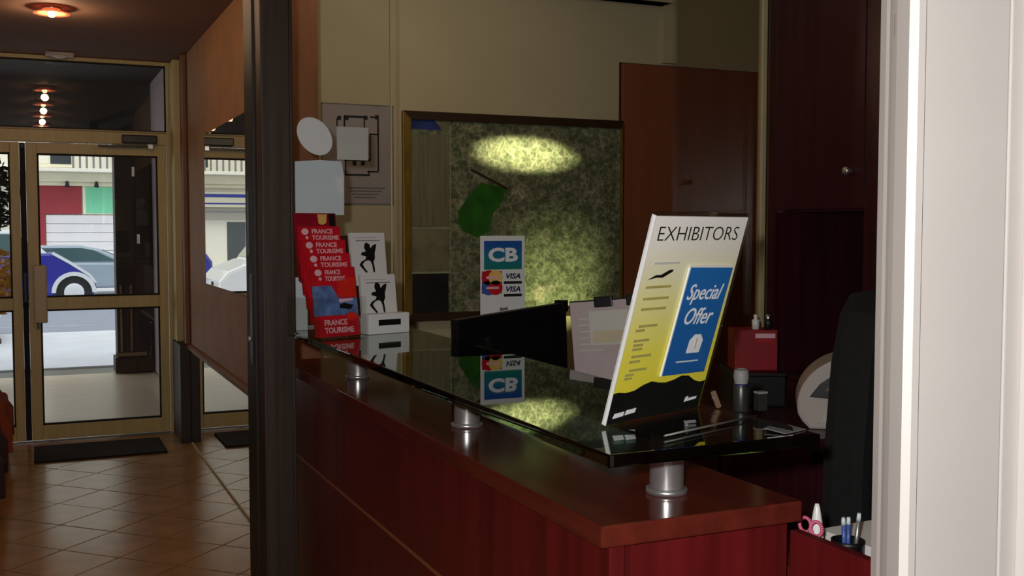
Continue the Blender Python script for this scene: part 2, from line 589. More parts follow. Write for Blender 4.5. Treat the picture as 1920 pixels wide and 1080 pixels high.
# square tiles laid on the diagonal
TD = 0.232            # half diagonal
g = TD - 0.006
whole = None
for i in range(-16, 10):
    for j in range(-14, 14):
        cx = 0.33 + (i + j) * TD
        cy = 6.05 + TD + (i - j) * TD
        dia = [(cx - g, cy), (cx, cy - g), (cx + g, cy), (cx, cy + g)]
        lim = (XL + 0.005, 0.995, 2.6, YD - 0.045)
        pc = clip(dia, *lim)
        if not pc: continue
        area = abs(sum(pc[k][0] * pc[(k + 1) % len(pc)][1] - pc[(k + 1) % len(pc)][0] * pc[k][1] for k in range(len(pc)))) / 2
        if area < 0.004: continue
        if area > 2 * g * g * 0.999:
            if whole is None:
                whole = MB().prism([(-g, 0), (0, -g), (g, 0), (0, g)], 'z', -0.007, 0.0).build('tile', 'tile', floor, (cx, cy, 0))
            else:
                o = whole.copy(); COL.objects.link(o); o.parent = floor; o.location = (cx, cy, random.uniform(-0.0012, 0))
        else:
            MB().prism(pc, 'z', -0.007, 0.0).build('tile', 'tile', floor)

struct(MB().box(XL, 1.09, YF, YD, HC, HC + 0.14).build('ceiling', 'ceiling'))
struct(MB().box(1.09, XR, YF, YB + 0.1, 2.95, 3.09).build('ceiling_reception', 'ceiling2'))
struct(MB().box(XL - 0.1, XL, YF, YD, 0, HC).build('wall_left', 'wall_orange'))
struct(MB().box(XL, XR, YF - 0.1, YF, 0, 3.0).build('wall_rear', 'wall_cream'))
struct(MB().box(XR, XR + 0.1, YF, YB + 0.1, 0, 2.95).build('wall_right', 'wall_cream'))
wb = struct(MB().box(1.09, XR, YB, YB + 0.1, 0, 2.95).build('wall_back', 'wall_cream'))
# corridor partition
struct(MB().box(1.0, 1.09, 4.46, YD, 0.0, HC).build('wall_corridor', 'wall_orange'))
struct(MB().box(1.0, 1.09, -1.6, 3.2, HC, 2.95).build('wall_bulkhead', 'wall_cream'))
# brown cap on the partition's free end
t1 = struct(MB().box(0.985, 1.105, 4.435, 4.46, 0, 2.95).box(0.985, 0.999, 4.46, 4.52, 0, HC, 0.003).build('trim_1', 'trim_brown'))
# chair rail
struct(MB().prism([(0.999, 0.655), (0.975, 0.665), (0.972, 0.685), (0.985, 0.695), (0.999, 0.70)], 'y', 4.53, 7.70).build('trim_2', 'trim_brown'))
# corner mouldings by the doors
struct(MB().box(0.965, 0.999, 7.72, 7.80, 0.69, HC, 0.01).build('trim_3', 'trim_brown'))
struct(MB().cyl((0.985, 7.88, 0.69), (0.985, 7.88, HC), 0.014).build('trim_4', 'trim_brown'))
struct(MB().box(0.935, 0.999, 7.98, 8.15, 0.69, HC, 0.012).build('trim_5', 'alu'))
struct(MB().box(0.925, 0.999, 7.72, 8.15, 0.0, 0.69, 0.006).build('baseboard_corner', 'trim_dark'))
# dropped beam above the back wall and a shallow pilaster
pl = ony(1240, 40, YB)
struct(MB().box(1.09, pl.x, YB - 0.10, YB, 2.80, 2.95).box(1.09, pl.x + 0.01, YB - 0.115, YB, 2.80, 2.822).build('trim_6', 'wall_cream'))
struct(MB().box(pl.x, ony(1266, 40, YB).x, YB - 0.03, YB, 2.47, 2.95).build('trim_7', 'wall_cream'))

# white joinery beside the camera: a door frame with flush panels
wf = struct(empty('wall_front', (0, 0, 0)))
MB().box(0.905, 1.035, 0.90, 0.93, 0.0, HC + 0.24, 0.002).build('panel', 'wall_white', wf)
MB().box(1.038, 1.066, 0.90, 0.96, 0.0, HC + 0.24, 0.002).build('panel', 'wall_white', wf)
MB().box(1.066, 1.075, 0.885, 0.96, 0.0, HC + 0.24, 0.002).build('panel', 'wall_white', wf)
MB().box(1.075, XR, 0.885, 0.96, 0.0, HC + 0.24).build('panel', 'wall_white', wf)
HW = HC + 0.24
MB().prism([(0.879, 0.897), (0.886, 0.890), (0.896, 0.890), (0.9045, 0.8985), (0.9045, 0.93), (0.893, 0.93)], 'z', 0.0, HW).build('architrave_bead', 'wall_white', wf)
MB().prism([(0.8955, 0.9305), (0.96, 0.9305), (0.96, 0.962), (0.913, 0.962), (0.906, 0.950)], 'z', 0.0, HW).build('architrave_step', 'wall_white', wf)
MB().prism([(0.916, 0.9625), (0.96, 0.9625), (0.96, 0.995), (0.930, 0.995), (0.920, 0.975)], 'z', 0.0, HW).build('door_stop', 'wall_white', wf)
MB().box(0.9025, 0.9045, 0.936, 0.944, 1.72, 1.745).build('strike_plate', 'steel_dark', wf)

# ------------------------------------------------------------------ entrance doors
Y0, Y1 = YD - 0.025, YD + 0.025


def leaf(name, x0, x1, handle_side):
    d = struct(empty(name, ((x0 + x1) / 2, YD, 0)))
    def P(n, a, b, c, e, m='alu', y0=Y0, y1=Y1, bv=0.004):
        o = MB().box(a, b, y0, y1, c, e, bv).build(n, m, d)
        o.matrix_parent_inverse = d.matrix_world.inverted()
        return o
    bpy.context.view_layer.update()
    P('stile', x0, x0 + 0.072, 0.012, 2.105)
    P('stile', x1 - 0.06, x1, 0.012, 2.105)
    a, b = x0 + 0.072, x1 - 0.06
    P('top_rail', a, b, 2.03, 2.105)
    P('middle_rail', a, b, 0.935, 1.02)
    P('bottom_rail', a, b, 0.012, 0.115)
    for z0, z1 in ((0.115, 0.935), (1.02, 2.03)):
        P('pane', a + 0.002, b - 0.002, z0 + 0.002, z1 - 0.002, 'pane', YD - 0.003, YD + 0.003, 0)
        for (c, e, f, h) in ((a, a + 0.012, z0, z1), (b - 0.012, b, z0, z1), (a, b, z0, z0 + 0.012), (a, b, z1 - 0.012, z1)):
            P('glazing_seal', c, e, f, h, 'rubber', YD - 0.012, YD + 0.012, 0)
    return d, P


d1, P1 = leaf('door_1', -0.030, 0.905, 'l')
hp = P1('handle', 0.000, 0.088, 0.845, 1.25, 'alu_light', YD - 0.085, YD - 0.026, 0.01)
P1('lock_bolt', 0.020, 0.032, 0.80, 0.845, 'steel_dark', YD - 0.04, YD - 0.026, 0.002)
P1('closer_body', 0.60, 0.84, 2.115, 2.175, 'steel_dark', YD - 0.09, YD - 0.026, 0.008)
P1('closer_cap', 0.775, 0.815, 2.075, 2.115, 'steel', YD - 0.08, YD - 0.026, 0.006)
P1('closer_arm', 0.44, 0.80, 2.085, 2.100, 'steel_dark', YD - 0.075, YD - 0.055, 0.002)
d2, P2 = leaf('door_2', -1.00, -0.070, 'r')
P2('lock_strip', -0.066, -0.034, 0.985, 1.20, 'black', YD - 0.05, YD - 0.012, 0.008)
P2('meeting_seal', -0.069, -0.031, 0.012, 2.10, 'rubber', YD - 0.012, YD + 0.012, 0)
P2('flush_bolt', -0.064, -0.036, 2.06, 2.10, 'black', YD - 0.034, YD - 0.012, 0.004)

tr = struct(empty('window_1', (0, YD, 2.11)))


def W1(n, a, b, c, e, m='alu', y0=Y0 - 0.01, y1=Y1 + 0.01, bv=0.004):
    o = MB().box(a, b, y0 - YD, y1 - YD, c - 2.11, e - 2.11, bv).build(n, m, tr)
    return o


W1('jamb', 0.912, 0.999, 0.0, HC - 0.001, 'alu')
W1('jamb', 0.908, 0.930, 0.0, HC - 0.03, 'alu_light', Y0 - 0.02, Y0 - 0.011)
W1('jamb', -1.10, -1.005, 0.0, HC - 0.001)
W1('header', -1.005, 0.912, 2.11, 2.195)
W1('header_bead', -1.005, 0.912, 2.195, 2.205, 'alu_light', Y0 - 0.02, Y0)
W1('top_frame', -1.005, 0.912, HC - 0.028, HC - 0.001)
W1('pane', -1.003, 0.910, 2.205, HC - 0.028, 'pane', YD - 0.003, YD + 0.003, 0)
W1('glazing_seal', -1.003, 0.910, 2.205, 2.215, 'rubber', YD - 0.012, YD + 0.012, 0)
W1('glazing_seal', -1.003, 0.910, HC - 0.040, HC - 0.028, 'rubber', YD - 0.012, YD + 0.012, 0)
W1('glazing_seal', 0.900, 0.912, 2.205, HC - 0.028, 'rubber', YD - 0.012, YD + 0.012, 0)
# front wall of the building beside and above the doors
struct(MB().box(XL - 0.1, -1.10, YD - 0.05, YD + 0.2, 0, HC).box(-1.10, 1.2, YD + 0.04, YD + 0.2, HC, HC + 0.6)
       .box(1.0, XR + 0.1, YD - 0.05, YD + 0.2, 0, HC + 0.6).box(XL - 6, XR + 6, YD + 0.04, YD + 0.3, HC + 0.14, 9.0)
       .build('wall_street', 'lavender'))
struct(MB().box(XL - 6, XR + 6, -6, YD + 0.3, 9.0, 9.2).build('roof', 'canopy'))

# wall mirrors of the corridor
mu = tag(empty('wall_mirror', (1.0, 5.75, 1.16)), 'tall frameless wall mirror above the chair rail beside the entrance doors', 'mirror')
MB().box(-0.008, -0.001, -1.05, 1.15, 0.0, 0.93).build('mirror_glass', 'mirror', mu)
for y in (0.9, -0.8):
    for z in (0.012, 0.918):
        MB().cyl((-0.014, y, z), (-0.001, y, z), 0.012).build('clip', 'steel', mu)
ml = tag(empty('dado_mirror', (1.0, 6.0, 0.0)), 'low mirror panel below the chair rail, reaching down to the floor tiles', 'mirror')
MB().box(-0.008, -0.001, -1.45, 1.68, 0.012, 0.645).build('mirror_glass', 'mirror', ml)
MB().box(-0.011, -0.001, -1.45, 1.68, 0.001, 0.012).build('base_strip', 'alu', ml)

# ------------------------------------------------------------------ ceiling lamps of the corridor
first = None
for k, y in enumerate((6.42, 5.28, 4.14, 3.0)):
    l = tag(empty('ceiling_lamp', (0.125, y, HC)), None, 'lamp', 'glass ceiling spotlights along the corridor')
    l['label'] = 'lit ceiling spotlight with a flared warm glass collar' if k == 0 else ['', 'lit warm ceiling spotlight next to the flared one, towards the counter post', 'lit warm ceiling spotlight between the wooden post and the partition end', 'lit warm ceiling spotlight above the floor beside the counter'][k]
    MB().lathe([(0.0, -0.0005), (0.045, -0.0005), (0.05, -0.006), (0.045, -0.012), (0.0, -0.012)]).build('mount', 'steel', l)
    MB().lathe([(0.030, -0.012), (0.060, -0.020), (0.092, -0.030), (0.094, -0.034), (0.058, -0.030), (0.030, -0.022)]).build('glass_collar', 'lamp_glass', l)
    MB().ball((0, 0, -0.034), 0.022, 0.022, 0.018).build('bulb', 'bulb', l)
    lamp('ceiling_lamp_light', 'POINT', (0.125, y, HC - 0.09), 4.5, (1.0, 0.68, 0.40), shadow_soft_size=0.03)

el = tag(empty('emergency_light', (0.20, 8.02, HC)), 'small white emergency light on the ceiling right above the doors', 'lamp')
MB().box(-0.09, 0.09, -0.05, 0.05, -0.022, -0.001, 0.006).build('housing', 'machine', el)
MB().ball((0, 0, -0.024), 0.05, 0.035, 0.014).build('diffuser', 'white_gloss', el)

dm = MB().box(-0.02, 0.80, 7.42, 7.95, 0.0005, 0.014, 0.004).build('doormat', 'mat_fibre')
tag(dm, 'dark rectangular doormat lying in front of the glass doors', 'doormat')

# ================================================================== RECEPTION COUNTER
CX0, CX1, CY0, CY1 = 0.742, 1.105, 1.335, 3.50
ct = tag(empty('reception_counter', (0.92, 2.4, 0.0)), 'dark cherry wood reception counter carrying the glass shelf on steel studs', 'counter')
OX, OY = 0.92, 2.4


def C_(n, a, b, c, d, e, f, m='cherry', bv=0.002):
    return MB().box(a - OX, b - OX, c - OY, d - OY, e, f, bv).build(n, m, ct)


C_('top_slab', CX0, CX1, CY0, CY1, 1.037, 1.07, 'cherry_top', 0.003)
C_('front_panel', 0.764, 0.782, 1.352, CY1 - 0.01, 0.778, 1.037)
C_('front_panel', 0.764, 0.782, 1.352, CY1 - 0.01, 0.08, 0.768)
C_('joint_strip', 0.7635, 0.779, 1.352, CY1 - 0.01, 0.769, 0.777, 'panel_wood', 0)
C_('corner_post', 0.762, 0.788, 1.347, 1.375, 0.0, 1.037, 'cherry', 0.002)
C_('end_panel', 0.788, 1.0945, 1.358, 1.376, 0.0, 1.037)
C_('end_panel', 0.79, 1.095, CY1 - 0.03, CY1 - 0.012, 0.0, 1.037)
C_('back_panel', 1.075, 1.093, 1.38, CY1 - 0.03, 0.0, 1.037)
C_('plinth', 0.80, 1.07, 1.38, CY1 - 0.03, 0.0, 0.08, 'trim_dark')

gs = tag(MB().box(0.740, 1.120, 1.312, 3.47, 1.1602, 1.180, 0.0025).build('glass_shelf', 'counter_glass'),
         'long green tinted glass shelf raised above the cherry counter', 'shelf')
for k, (x, y) in enumerate(((0.938, 1.470), (0.858, 2.150), (0.852, 2.985))):
    s = tag(empty('steel_standoff', (x, y, 1.07)), ['steel stud under the glass shelf at the free end of the counter', 'steel stud under the middle of the glass shelf', 'steel stud under the glass shelf below the brochure stands'][k], 'standoff', 'steel studs carrying the glass shelf')
    MB().lathe([(0, 0.0004), (0.034, 0.0004), (0.034, 0.008), (0.0295, 0.0095)]).build('base_ring', 'steel', s)
    MB().lathe([(0.028, 0.0095), (0.028, 0.080), (0.0285, 0.081), (0.0, 0.081)]).build('shaft', 'steel', s)
    MB().lathe([(0.0, 0.0812), (0.024, 0.0812), (0.024, 0.0898), (0.0, 0.0898)]).build('pad', 'rubber', s)

# return panel and small side desk running back to the white joinery
sd = tag(empty('side_desk', (1.3, 1.16, 0.0)), 'small cherry side desk behind a raised panel next to the white door frame', 'desk')
MB().box(1.0955 - 1.3, 1.113 - 1.3, -0.164, 0.192, 0.0, 1.02, 0.001).build('side_panel', 'cherry', sd)
MB().box(1.123 - 1.3, 0.30, -0.17, 0.38, 0.925, 0.945, 0.002).build('worktop', 'cherry_top', sd)
MB().box(0.26, 0.28, -0.16, 0.20, 0.0, 0.925).build('leg_panel', 'cherry', sd)

# low work desk behind the counter
dk = tag(empty('work_desk', (1.45, 2.5, 0.0)), 'low dark cherry work desk behind the counter', 'desk')
MB().box(-0.33, 0.20, -1.05, 1.15, 0.715, 0.74, 0.002).build('worktop', 'cherry_dark', dk)
for y in (-1.0, 1.1):
    MB().box(-0.30, 0.17, y - 0.012, y + 0.012, 0, 0.715).build('leg_panel', 'cherry_dark', dk)

# dark post at the far end of the counter
pt = tag(empty('wooden_post', (0.665, 3.32, 0.0)), 'dark brown floor to ceiling wooden post at the far end of the counter', 'post')
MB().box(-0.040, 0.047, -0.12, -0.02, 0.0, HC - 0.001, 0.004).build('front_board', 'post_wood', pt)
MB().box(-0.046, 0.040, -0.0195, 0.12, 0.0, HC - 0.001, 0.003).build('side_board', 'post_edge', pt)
MB().box(0.0472, 0.056, -0.115, -0.03, 0.0, HC - 0.001, 0.002).build('corner_bead', 'post_wood', pt)
MB().box(-0.0485, -0.0462, 0.02, 0.05, 1.08, 1.36).build('lock_plate', 'steel_dark', pt)
MB().box(-0.0485, -0.0462, 0.06, 0.085, 1.42, 1.62).build('lock_plate', 'steel_dark', pt)
MB().cyl((-0.056, 0.035, 1.16), (-0.0486, 0.035, 1.16), 0.008).build('lock_pin', 'steel', pt)

# ================================================================== BACK WALL
def on_wall(x, y, Y=YB):
    return ony(x, y, Y)


# framed city map
a = on_wall(752, 206); b = on_wall(1166, 218); c = on_wall(760, 603)
mw, mh = b.x - a.x, a.z - c.z - 0.005
mp = tag(empty('wall_map', (a.x, YB - 0.001, c.z)), 'large framed green and beige city map lit on the cream back wall', 'map')
FB = 0.045
MB().box(0.02, mw - 0.02, -0.018, 0, 0.02, mh - 0.02).build('map_sheet', 'map', mp)
MB().prism([(0, 0), (FB, FB), (FB, mh - FB), (0, mh)], 'y', -0.034, 0.0, 0.003).build('frame_side', 'gold', mp)
MB().prism([(mw, 0), (mw, mh), (mw - 0.022, mh - FB), (mw - 0.022, FB)], 'y', -0.034, 0.0, 0.003).build('frame_side', 'gold', mp)
MB().prism([(0, mh), (FB, mh - FB), (mw - 0.022, mh - FB), (mw, mh)], 'y', -0.034, 0.0, 0.003).build('frame_top', 'brown_frame', mp)
MB().prism([(0, 0), (mw, 0), (mw - 0.022, FB), (FB, FB)], 'y', -0.034, 0.0, 0.003).build('frame_bottom', 'brown_frame', mp)


def mpx(x, y):
    p = on_wall(x, y, YB - 0.019)
    return (p.x - a.x, p.z - c.z)


def mrect(x0, y0, x1, y1):
    p, q = mpx(x0, y0), mpx(x1, y1)
    return rect(p[0], q[0], q[1], p[1])


flat('map_title', mrect(770, 216, 826, 244), 'map_blue', mp, -0.0185)
flat('map_crest', [mpx(*v) for v in ((815, 226), (838, 222), (846, 232), (836, 244), (826, 240))], 'map_inset', mp, -0.0195)
flat('map_index', mrect(772, 252, 842, 425), 'map_legend', mp, -0.0185)
flat('map_inset', mrect(772, 430, 842, 508), 'map_inset', mp, -0.0185)
flat('map_dark_inset', mrect(773, 513, 841, 590), 'map_black', mp, -0.0185)
for yy in (248, 428, 511, 593):
    flat('map_rule', mrect(770, yy - 1.2, 844, yy + 1.2), 'map_line', mp, -0.0195)
flat('map_rule', mrect(843.5, 226, 846, 593), 'map_line', mp, -0.0195)
flat('map_park', [mpx(*v) for v in ((902, 343), (948, 352), (942, 378), (925, 400), (915, 436), (895, 446), (868, 432), (858, 418), (860, 396), (878, 368))], 'map_green', mp, -0.0185)
flat('map_road', [mpx(*v) for v in ((884, 316), (952, 352), (950, 356), (882, 320))], 'brown_frame', mp, -0.0195)

# evacuation plan
a2 = on_wall(602, 192); b2 = on_wall(738, 384)
ep = tag(empty('floor_plan_poster', (a2.x, YB - 0.001, b2.z)), 'grey floor plan poster hanging left of the framed map', 'poster')
pw, ph = b2.x - a2.x, a2.z - b2.z
MB().box(0, pw, -0.004, 0, 0, ph).build('sheet', 'plan_paper', ep)
for r in (rect(0, pw, 0, 0.006), rect(0, pw, ph - 0.006, ph), rect(0, 0.005, 0, ph), rect(pw - 0.005, pw, 0, ph)):
    flat('border', r, 'print_grey', ep, -0.004)


def ppx(x, y):
    p = on_wall(x, y, YB - 0.005)
    return (p.x - a2.x, p.z - b2.z)


def pl_line(x0, y0, x1, y1, w=2.4):
    p, q = ppx(min(x0, x1) - w / 2, max(y0, y1) + w / 2), ppx(max(x0, x1) + w / 2, min(y0, y1) - w / 2)
    flat('plan_wall', rect(p[0], q[0], p[1], q[1]), 'print_black', ep, -0.0045)


for L in ((632, 222, 632, 240), (646, 219, 686, 219), (646, 219, 646, 300), (683, 219, 683, 240), (695, 220, 709, 220), (709, 220, 709, 320),
          (694, 252, 709, 252), (694, 252, 694, 300), (690, 322, 709, 322), (648, 328, 692, 328), (692, 322, 692, 328), (648, 300, 648, 328), (648, 300, 694, 300)):
    pl_line(*L)
for bx_, by_ in ((634, 221), (648, 221), (684, 221), (705, 220), (662, 306), (678, 306)):
    flat('plan_column', rect(*[v for v in (ppx(bx_ - 3.5, 0)[0], ppx(bx_ + 3.5, 0)[0], ppx(bx_, by_ + 4)[1], ppx(bx_, by_ - 4)[1])]), 'print_black', ep, -0.005)
for k in range(4):
    p, q = ppx(652 + 4 * k, 352 + 6 * k), ppx(722 - 6 * k, 350 + 6 * k)
    flat('caption_line', rect(p[0], q[0], p[1] - 0.0035, p[1] + 0.0035), 'print_grey', ep, -0.0045)

# flush wooden door panel right of the map
a3 = on_wall(1167, 118, YB - 0.035)
dr = struct(empty('door_3', (a3.x, YB - 0.001, 0.0)))
MB().box(0.008, 0.98, -0.034, -0.006, 0.0, a3.z, 0.002).build('leaf', 'panel_wood', dr)
MB().box(-0.002, 0.99, -0.006, 0.0, 0.0, a3.z + 0.008).build('edge_shade_strip', 'brown_frame', dr)  # dark backing paints the shade line around the leaf's edge

# glass screen with a slim pale post behind the desk
gx0, gx1 = ony(1266, 300, 3.42).x, ony(1424, 300, 3.42).x
sp = tag(empty('glass_partition', ((gx0 + gx1) / 2, 3.42, 0.0)), 'clear glass partition with a slim pale post left of the dark cabinet', 'partition')
hw = (gx1 - gx0) / 2
MB().box(-hw, hw, -0.004, 0.004, 0.02, 2.94).build('pane', 'pane_dim', sp)
MB().box(-hw - 0.012, -hw, -0.006, 0.006, 0.0, 2.949).build('edge_strip', 'clear', sp)
MB().box(hw, hw + 0.022, -0.014, 0.014, 0.0, 2.949, 0.003).build('post', 'alu_light', sp)
MB().box(hw + 0.022, hw + 0.030, -0.008, 0.012, 0.0, 2.949).build('seal', 'rubber', sp)

# tall dark cabinet along the right-hand side, its doors facing the counter
KX = 2.60
ya, yb2 = onx(1441, 300, KX).y, onx(1700, 300, KX).y
ca = tag(empty('tall_cabinet', (KX, (ya + yb2) / 2, 0.0)), 'tall dark cherry cabinet with an open niche under its upper door', 'cabinet')
kc = (ya + yb2) / 2
dz = onx(1540, 392, KX).z
s1, s0 = onx(1456, 300, KX).y - kc, onx(1620, 300, KX).y - kc
MB().box(0.0, 0.55, s1 + 0.003, ya - kc, 0.0, 2.945, 0.002).build('side_panel', 'cherry_dark', ca)
MB().box(0.0, 0.55, yb2 - kc, s0 - 0.003, 0.0, 2.945, 0.002).build('side_panel', 'cherry_dark', ca)
MB().box(0.52, 0.55, s0 - 0.003, s1 + 0.003, 0.0, 2.945).build('back_panel', 'cherry_dark', ca)
MB().box(0.02, 0.52, s0 - 0.003, s1 + 0.003, dz - 0.01, dz + 0.01).build('shelf', 'cherry_dark', ca)
MB().box(0.02, 0.52, s0 - 0.003, s1 + 0.003, 0.93, 0.95).build('shelf', 'cherry_dark', ca)
ud = MB().box(-0.002, 0.018, s0, s1, dz, 2.945, 0.002).build('upper_door', 'cherry_dark', ca)
kb = onx(1588, 320, KX - 0.02)
MB().lathe([(0.0, 0.0), (0.010, 0.001), (0.008, 0.012), (0.014, 0.020), (0.015, 0.026), (0.010, 0.031), (0.0, 0.033)]).xform(
    Matrix.Translation((-0.002, kb.y - kc, kb.z)) @ Matrix.Rotation(math.radians(-90), 4, 'Y')).build('knob', 'steel', ud)
MB().box(-0.002, 0.018, s0, s1, 0.05, 0.925, 0.002).build('lower_door', 'cherry_dark', ca)

# sideboard behind the desk
sb = tag(empty('sideboard', (2.31, 2.88, 0.0)), 'dark low sideboard in front of the glass partition', 'cabinet')
MB().box(-0.27, 0.27, -0.48, 0.48, 0.875, 0.90, 0.002).build('top', 'cherry_dark', sb)
MB().box(-0.25, 0.25, -0.46, 0.46, 0.0, 0.875, 0.002).build('body', 'cherry_dark', sb)
for y in (-0.23, 0.23):
    dd = MB().box(-0.268, -0.251, y - 0.22, y + 0.22, 0.06, 0.86, 0.002).build('door', 'cherry_dark', sb)
    MB().cyl((-0.285, y + 0.18, 0.55), (-0.268, y + 0.18, 0.55), 0.008).build('knob', 'steel', dd)

# ================================================================== SCREEN WITH PAPERS BY THE POST
ss = tag(empty('glass_screen', (0.92, 3.44, 1.1805)), 'clear glass screen rising from the counter shelf beside the wooden post', 'glass screen')
MB().box(0.742 - 0.92, 1.10 - 0.92, -0.003, 0.003, 0.0, 2.705 - 1.1805).build('pane', 'screen', ss)
MB().box(0.742 - 0.92, 1.10 - 0.92, -0.006, 0.006, 0.0, 0.006).build('foot_channel', 'steel', ss)
MB().box(1.10 - 0.92, 1.104 - 0.92, -0.004, 0.004, 0.0, 2.705 - 1.1805).build('glint_cover', 'wall_cream', ss)  # matte strip added to hide the glint on the pane's free edge
YP = 3.434


def paper(name, poly_px, material, label, cat, dy=0.0, th=0.0016):
    pts = [ony(x, y, YP - dy) for x, y in poly_px]
    cx = sum(p.x for p in pts) / len(pts); cz = sum(p.z for p in pts) / len(pts)
    o = MB().prism([(p.x - cx, p.z - cz) for p in pts], 'y', -th, 0.0).build(name, material, None, (cx, YP - dy, cz))
    return tag(o, label, cat)


ov = paper('oval_notice', [(589.5 + 33 * math.cos(t) + 4 * math.sin(t), 255.5 + 35 * math.sin(t) + 7 * math.cos(t)) for t in [2 * math.pi * k / 40 for k in range(40)]],
           'white_gloss', 'white oval notice stuck on the glass screen above the pale blue sheet', 'notice', 0.003, 0.003)
paper('square_note', [(631, 237), (690, 240), (690, 301), (632, 299)], 'paper_grey', 'small square grey note on the glass screen overlapping the floor plan', 'note', 0.001)
bs = paper('square_sheet', [(545, 303), (600, 300), (640, 303), (645, 330), (645, 403), (545, 403)], 'paper_blue', 'pale blue square sheet on the glass screen right above the red leaflets', 'sheet', 0.001)
cpts = [ony(x, y, YP - 0.003) - Vector(bs.location) for x, y in ((633, 330), (641, 338), (644, 362), (640, 366), (634, 350))]
MB().prism([(p.x, p.z) for p in cpts], 'y', -0.007, -0.0018).build('curl_highlight', 'white_gloss', bs)  # white piece stands in for the highlight on the sheet's curled edge

# ================================================================== BROCHURE STANDS
ZG = 1.1802
RZ = math.radians(17)


def lean_m(loc, rz, back, raise_, tilt):
    """matrix of a leaflet: local x = width, z = up its face, y = depth; set back and raised inside a stand, leaning backwards"""
    return Matrix.Translation(loc) @ Matrix.Rotation(rz, 4, 'Z') @ Matrix.Translation((0, back, raise_)) @ Matrix.Rotation(-tilt, 4, 'X')


def leaflet(name, m, w, h, material, label, group, cat='leaflet', th=0.006):
    o = MB().box(-w / 2, w / 2, 0, th, 0, h).build(name, material)
    o.matrix_world = m
    return tag(o, label, cat, group)


# clear stepped stand with red leaflets
rb = onz(633, 634, ZG); rl = Vector((rb.x, rb.y, ZG))
st = tag(empty('leaflet_stand', rl, RZ), 'clear stepped leaflet stand filled with red leaflets beside the post', 'leaflet stand')
RW = 0.150
MB().box(-RW / 2 - 0.006, RW / 2 + 0.006, -0.035, 0.15, 0.0003, 0.004).build('base', 'clear', st)
for k in range(5):
    MB().box(-RW / 2 - 0.003, RW / 2 + 0.003, -0.0055, -0.0030, 0.0, 0.05).xform(Matrix.Translation((0, 0.024 * k - 0.006, 0.006 + 0.040 * k)) @ Matrix.Rotation(-math.radians(9), 4, 'X')).build('pocket_front', 'clear', st)
MB().box(-RW / 2 - 0.006, -RW / 2 - 0.004, -0.03, 0.15, 0.004, 0.12).build('stand_side', 'clear', st)
MB().box(RW / 2 + 0.004, RW / 2 + 0.006, -0.03, 0.15, 0.004, 0.12).build('stand_side', 'clear', st)
heads = ['red leaflet at the front of the clear stand, with a blue city photo', 'red leaflet in the second step of the clear stand', 'red leaflet in the third step of the clear stand',
         'red leaflet in the fourth step of the clear stand', 'dark red leaflet with an orange picture at the top of the clear stand']
for k in range(5):
    tilt = math.radians(9)
    zb = 0.006 + 0.040 * k
    hgt = 0.205
    m = lean_m(rl, RZ, 0.004 + 0.024 * k - 0.01, zb, tilt)
    lf = leaflet('leaflet', m, RW - 0.006 * (k > 2), hgt, 'red_print' if k < 4 else 'red_print2', heads[k], 'red leaflets in the clear stand')
    w = RW - 0.006 * (k > 2)
    if k < 4:
        text_part('lettering', 'FRANCE\nTOURISME', 'print_pink', lf, -0.028, 0.064 if k else 0.04, hgt - 0.041, hgt - 0.008, -0.0004, 0.02)
        flat('emblem', disc(-0.050, hgt - 0.016, 0.012, 0.010, 14), 'print_pink', lf, -0.0002)
        flat('emblem', disc(-0.045, hgt - 0.034, 0.005, 0.005, 12), 'print_pink', lf, -0.0002)
    else:
        flat('picture', [(0.010, hgt - 0.032), (0.022, hgt - 0.036), (0.036, hgt - 0.030), (0.040, hgt - 0.004), (0.008, hgt - 0.004)], 'leaf_yellow', lf, -0.0002)
        flat('picture_dark_strip', rect(0.046, 0.068, hgt - 0.04, hgt - 0.002), 'print_black', lf, -0.0002)  # plain black strip beside the picture
    if k == 0:
        flat('red_patch', rect(0.012, w / 2, 0.115, 0.172), 'orange_print', lf, -0.0002)
        flat('photo', [(-w / 2, 0.062), (w / 2, 0.062), (w / 2, 0.112), (0.012, 0.112), (-0.01, 0.150), (-w / 2, 0.150)], 'photo_blue', lf, -0.0002)
        flat('photo_boat', [(0.012, 0.082), (0.05, 0.078), (0.06, 0.09), (0.03, 0.098), (0.014, 0.094)], 'print_black', lf, -0.0010)
        flat('photo_pale_strip', [(0.012, 0.100), (0.06, 0.104), (0.062, 0.110), (0.012, 0.109)], 'print_pink', lf, -0.0010)  # pale pink strip within the printed picture
        text_part('lettering', 'FRANCE\nTOURISME', 'print_pink', lf, -0.045, 0.055, 0.010, 0.050, -0.0006, 0.03)
        flat('emblem', disc(0.050, 0.056, 0.016, 0.014, 16), 'orange_print', lf, -0.0010)

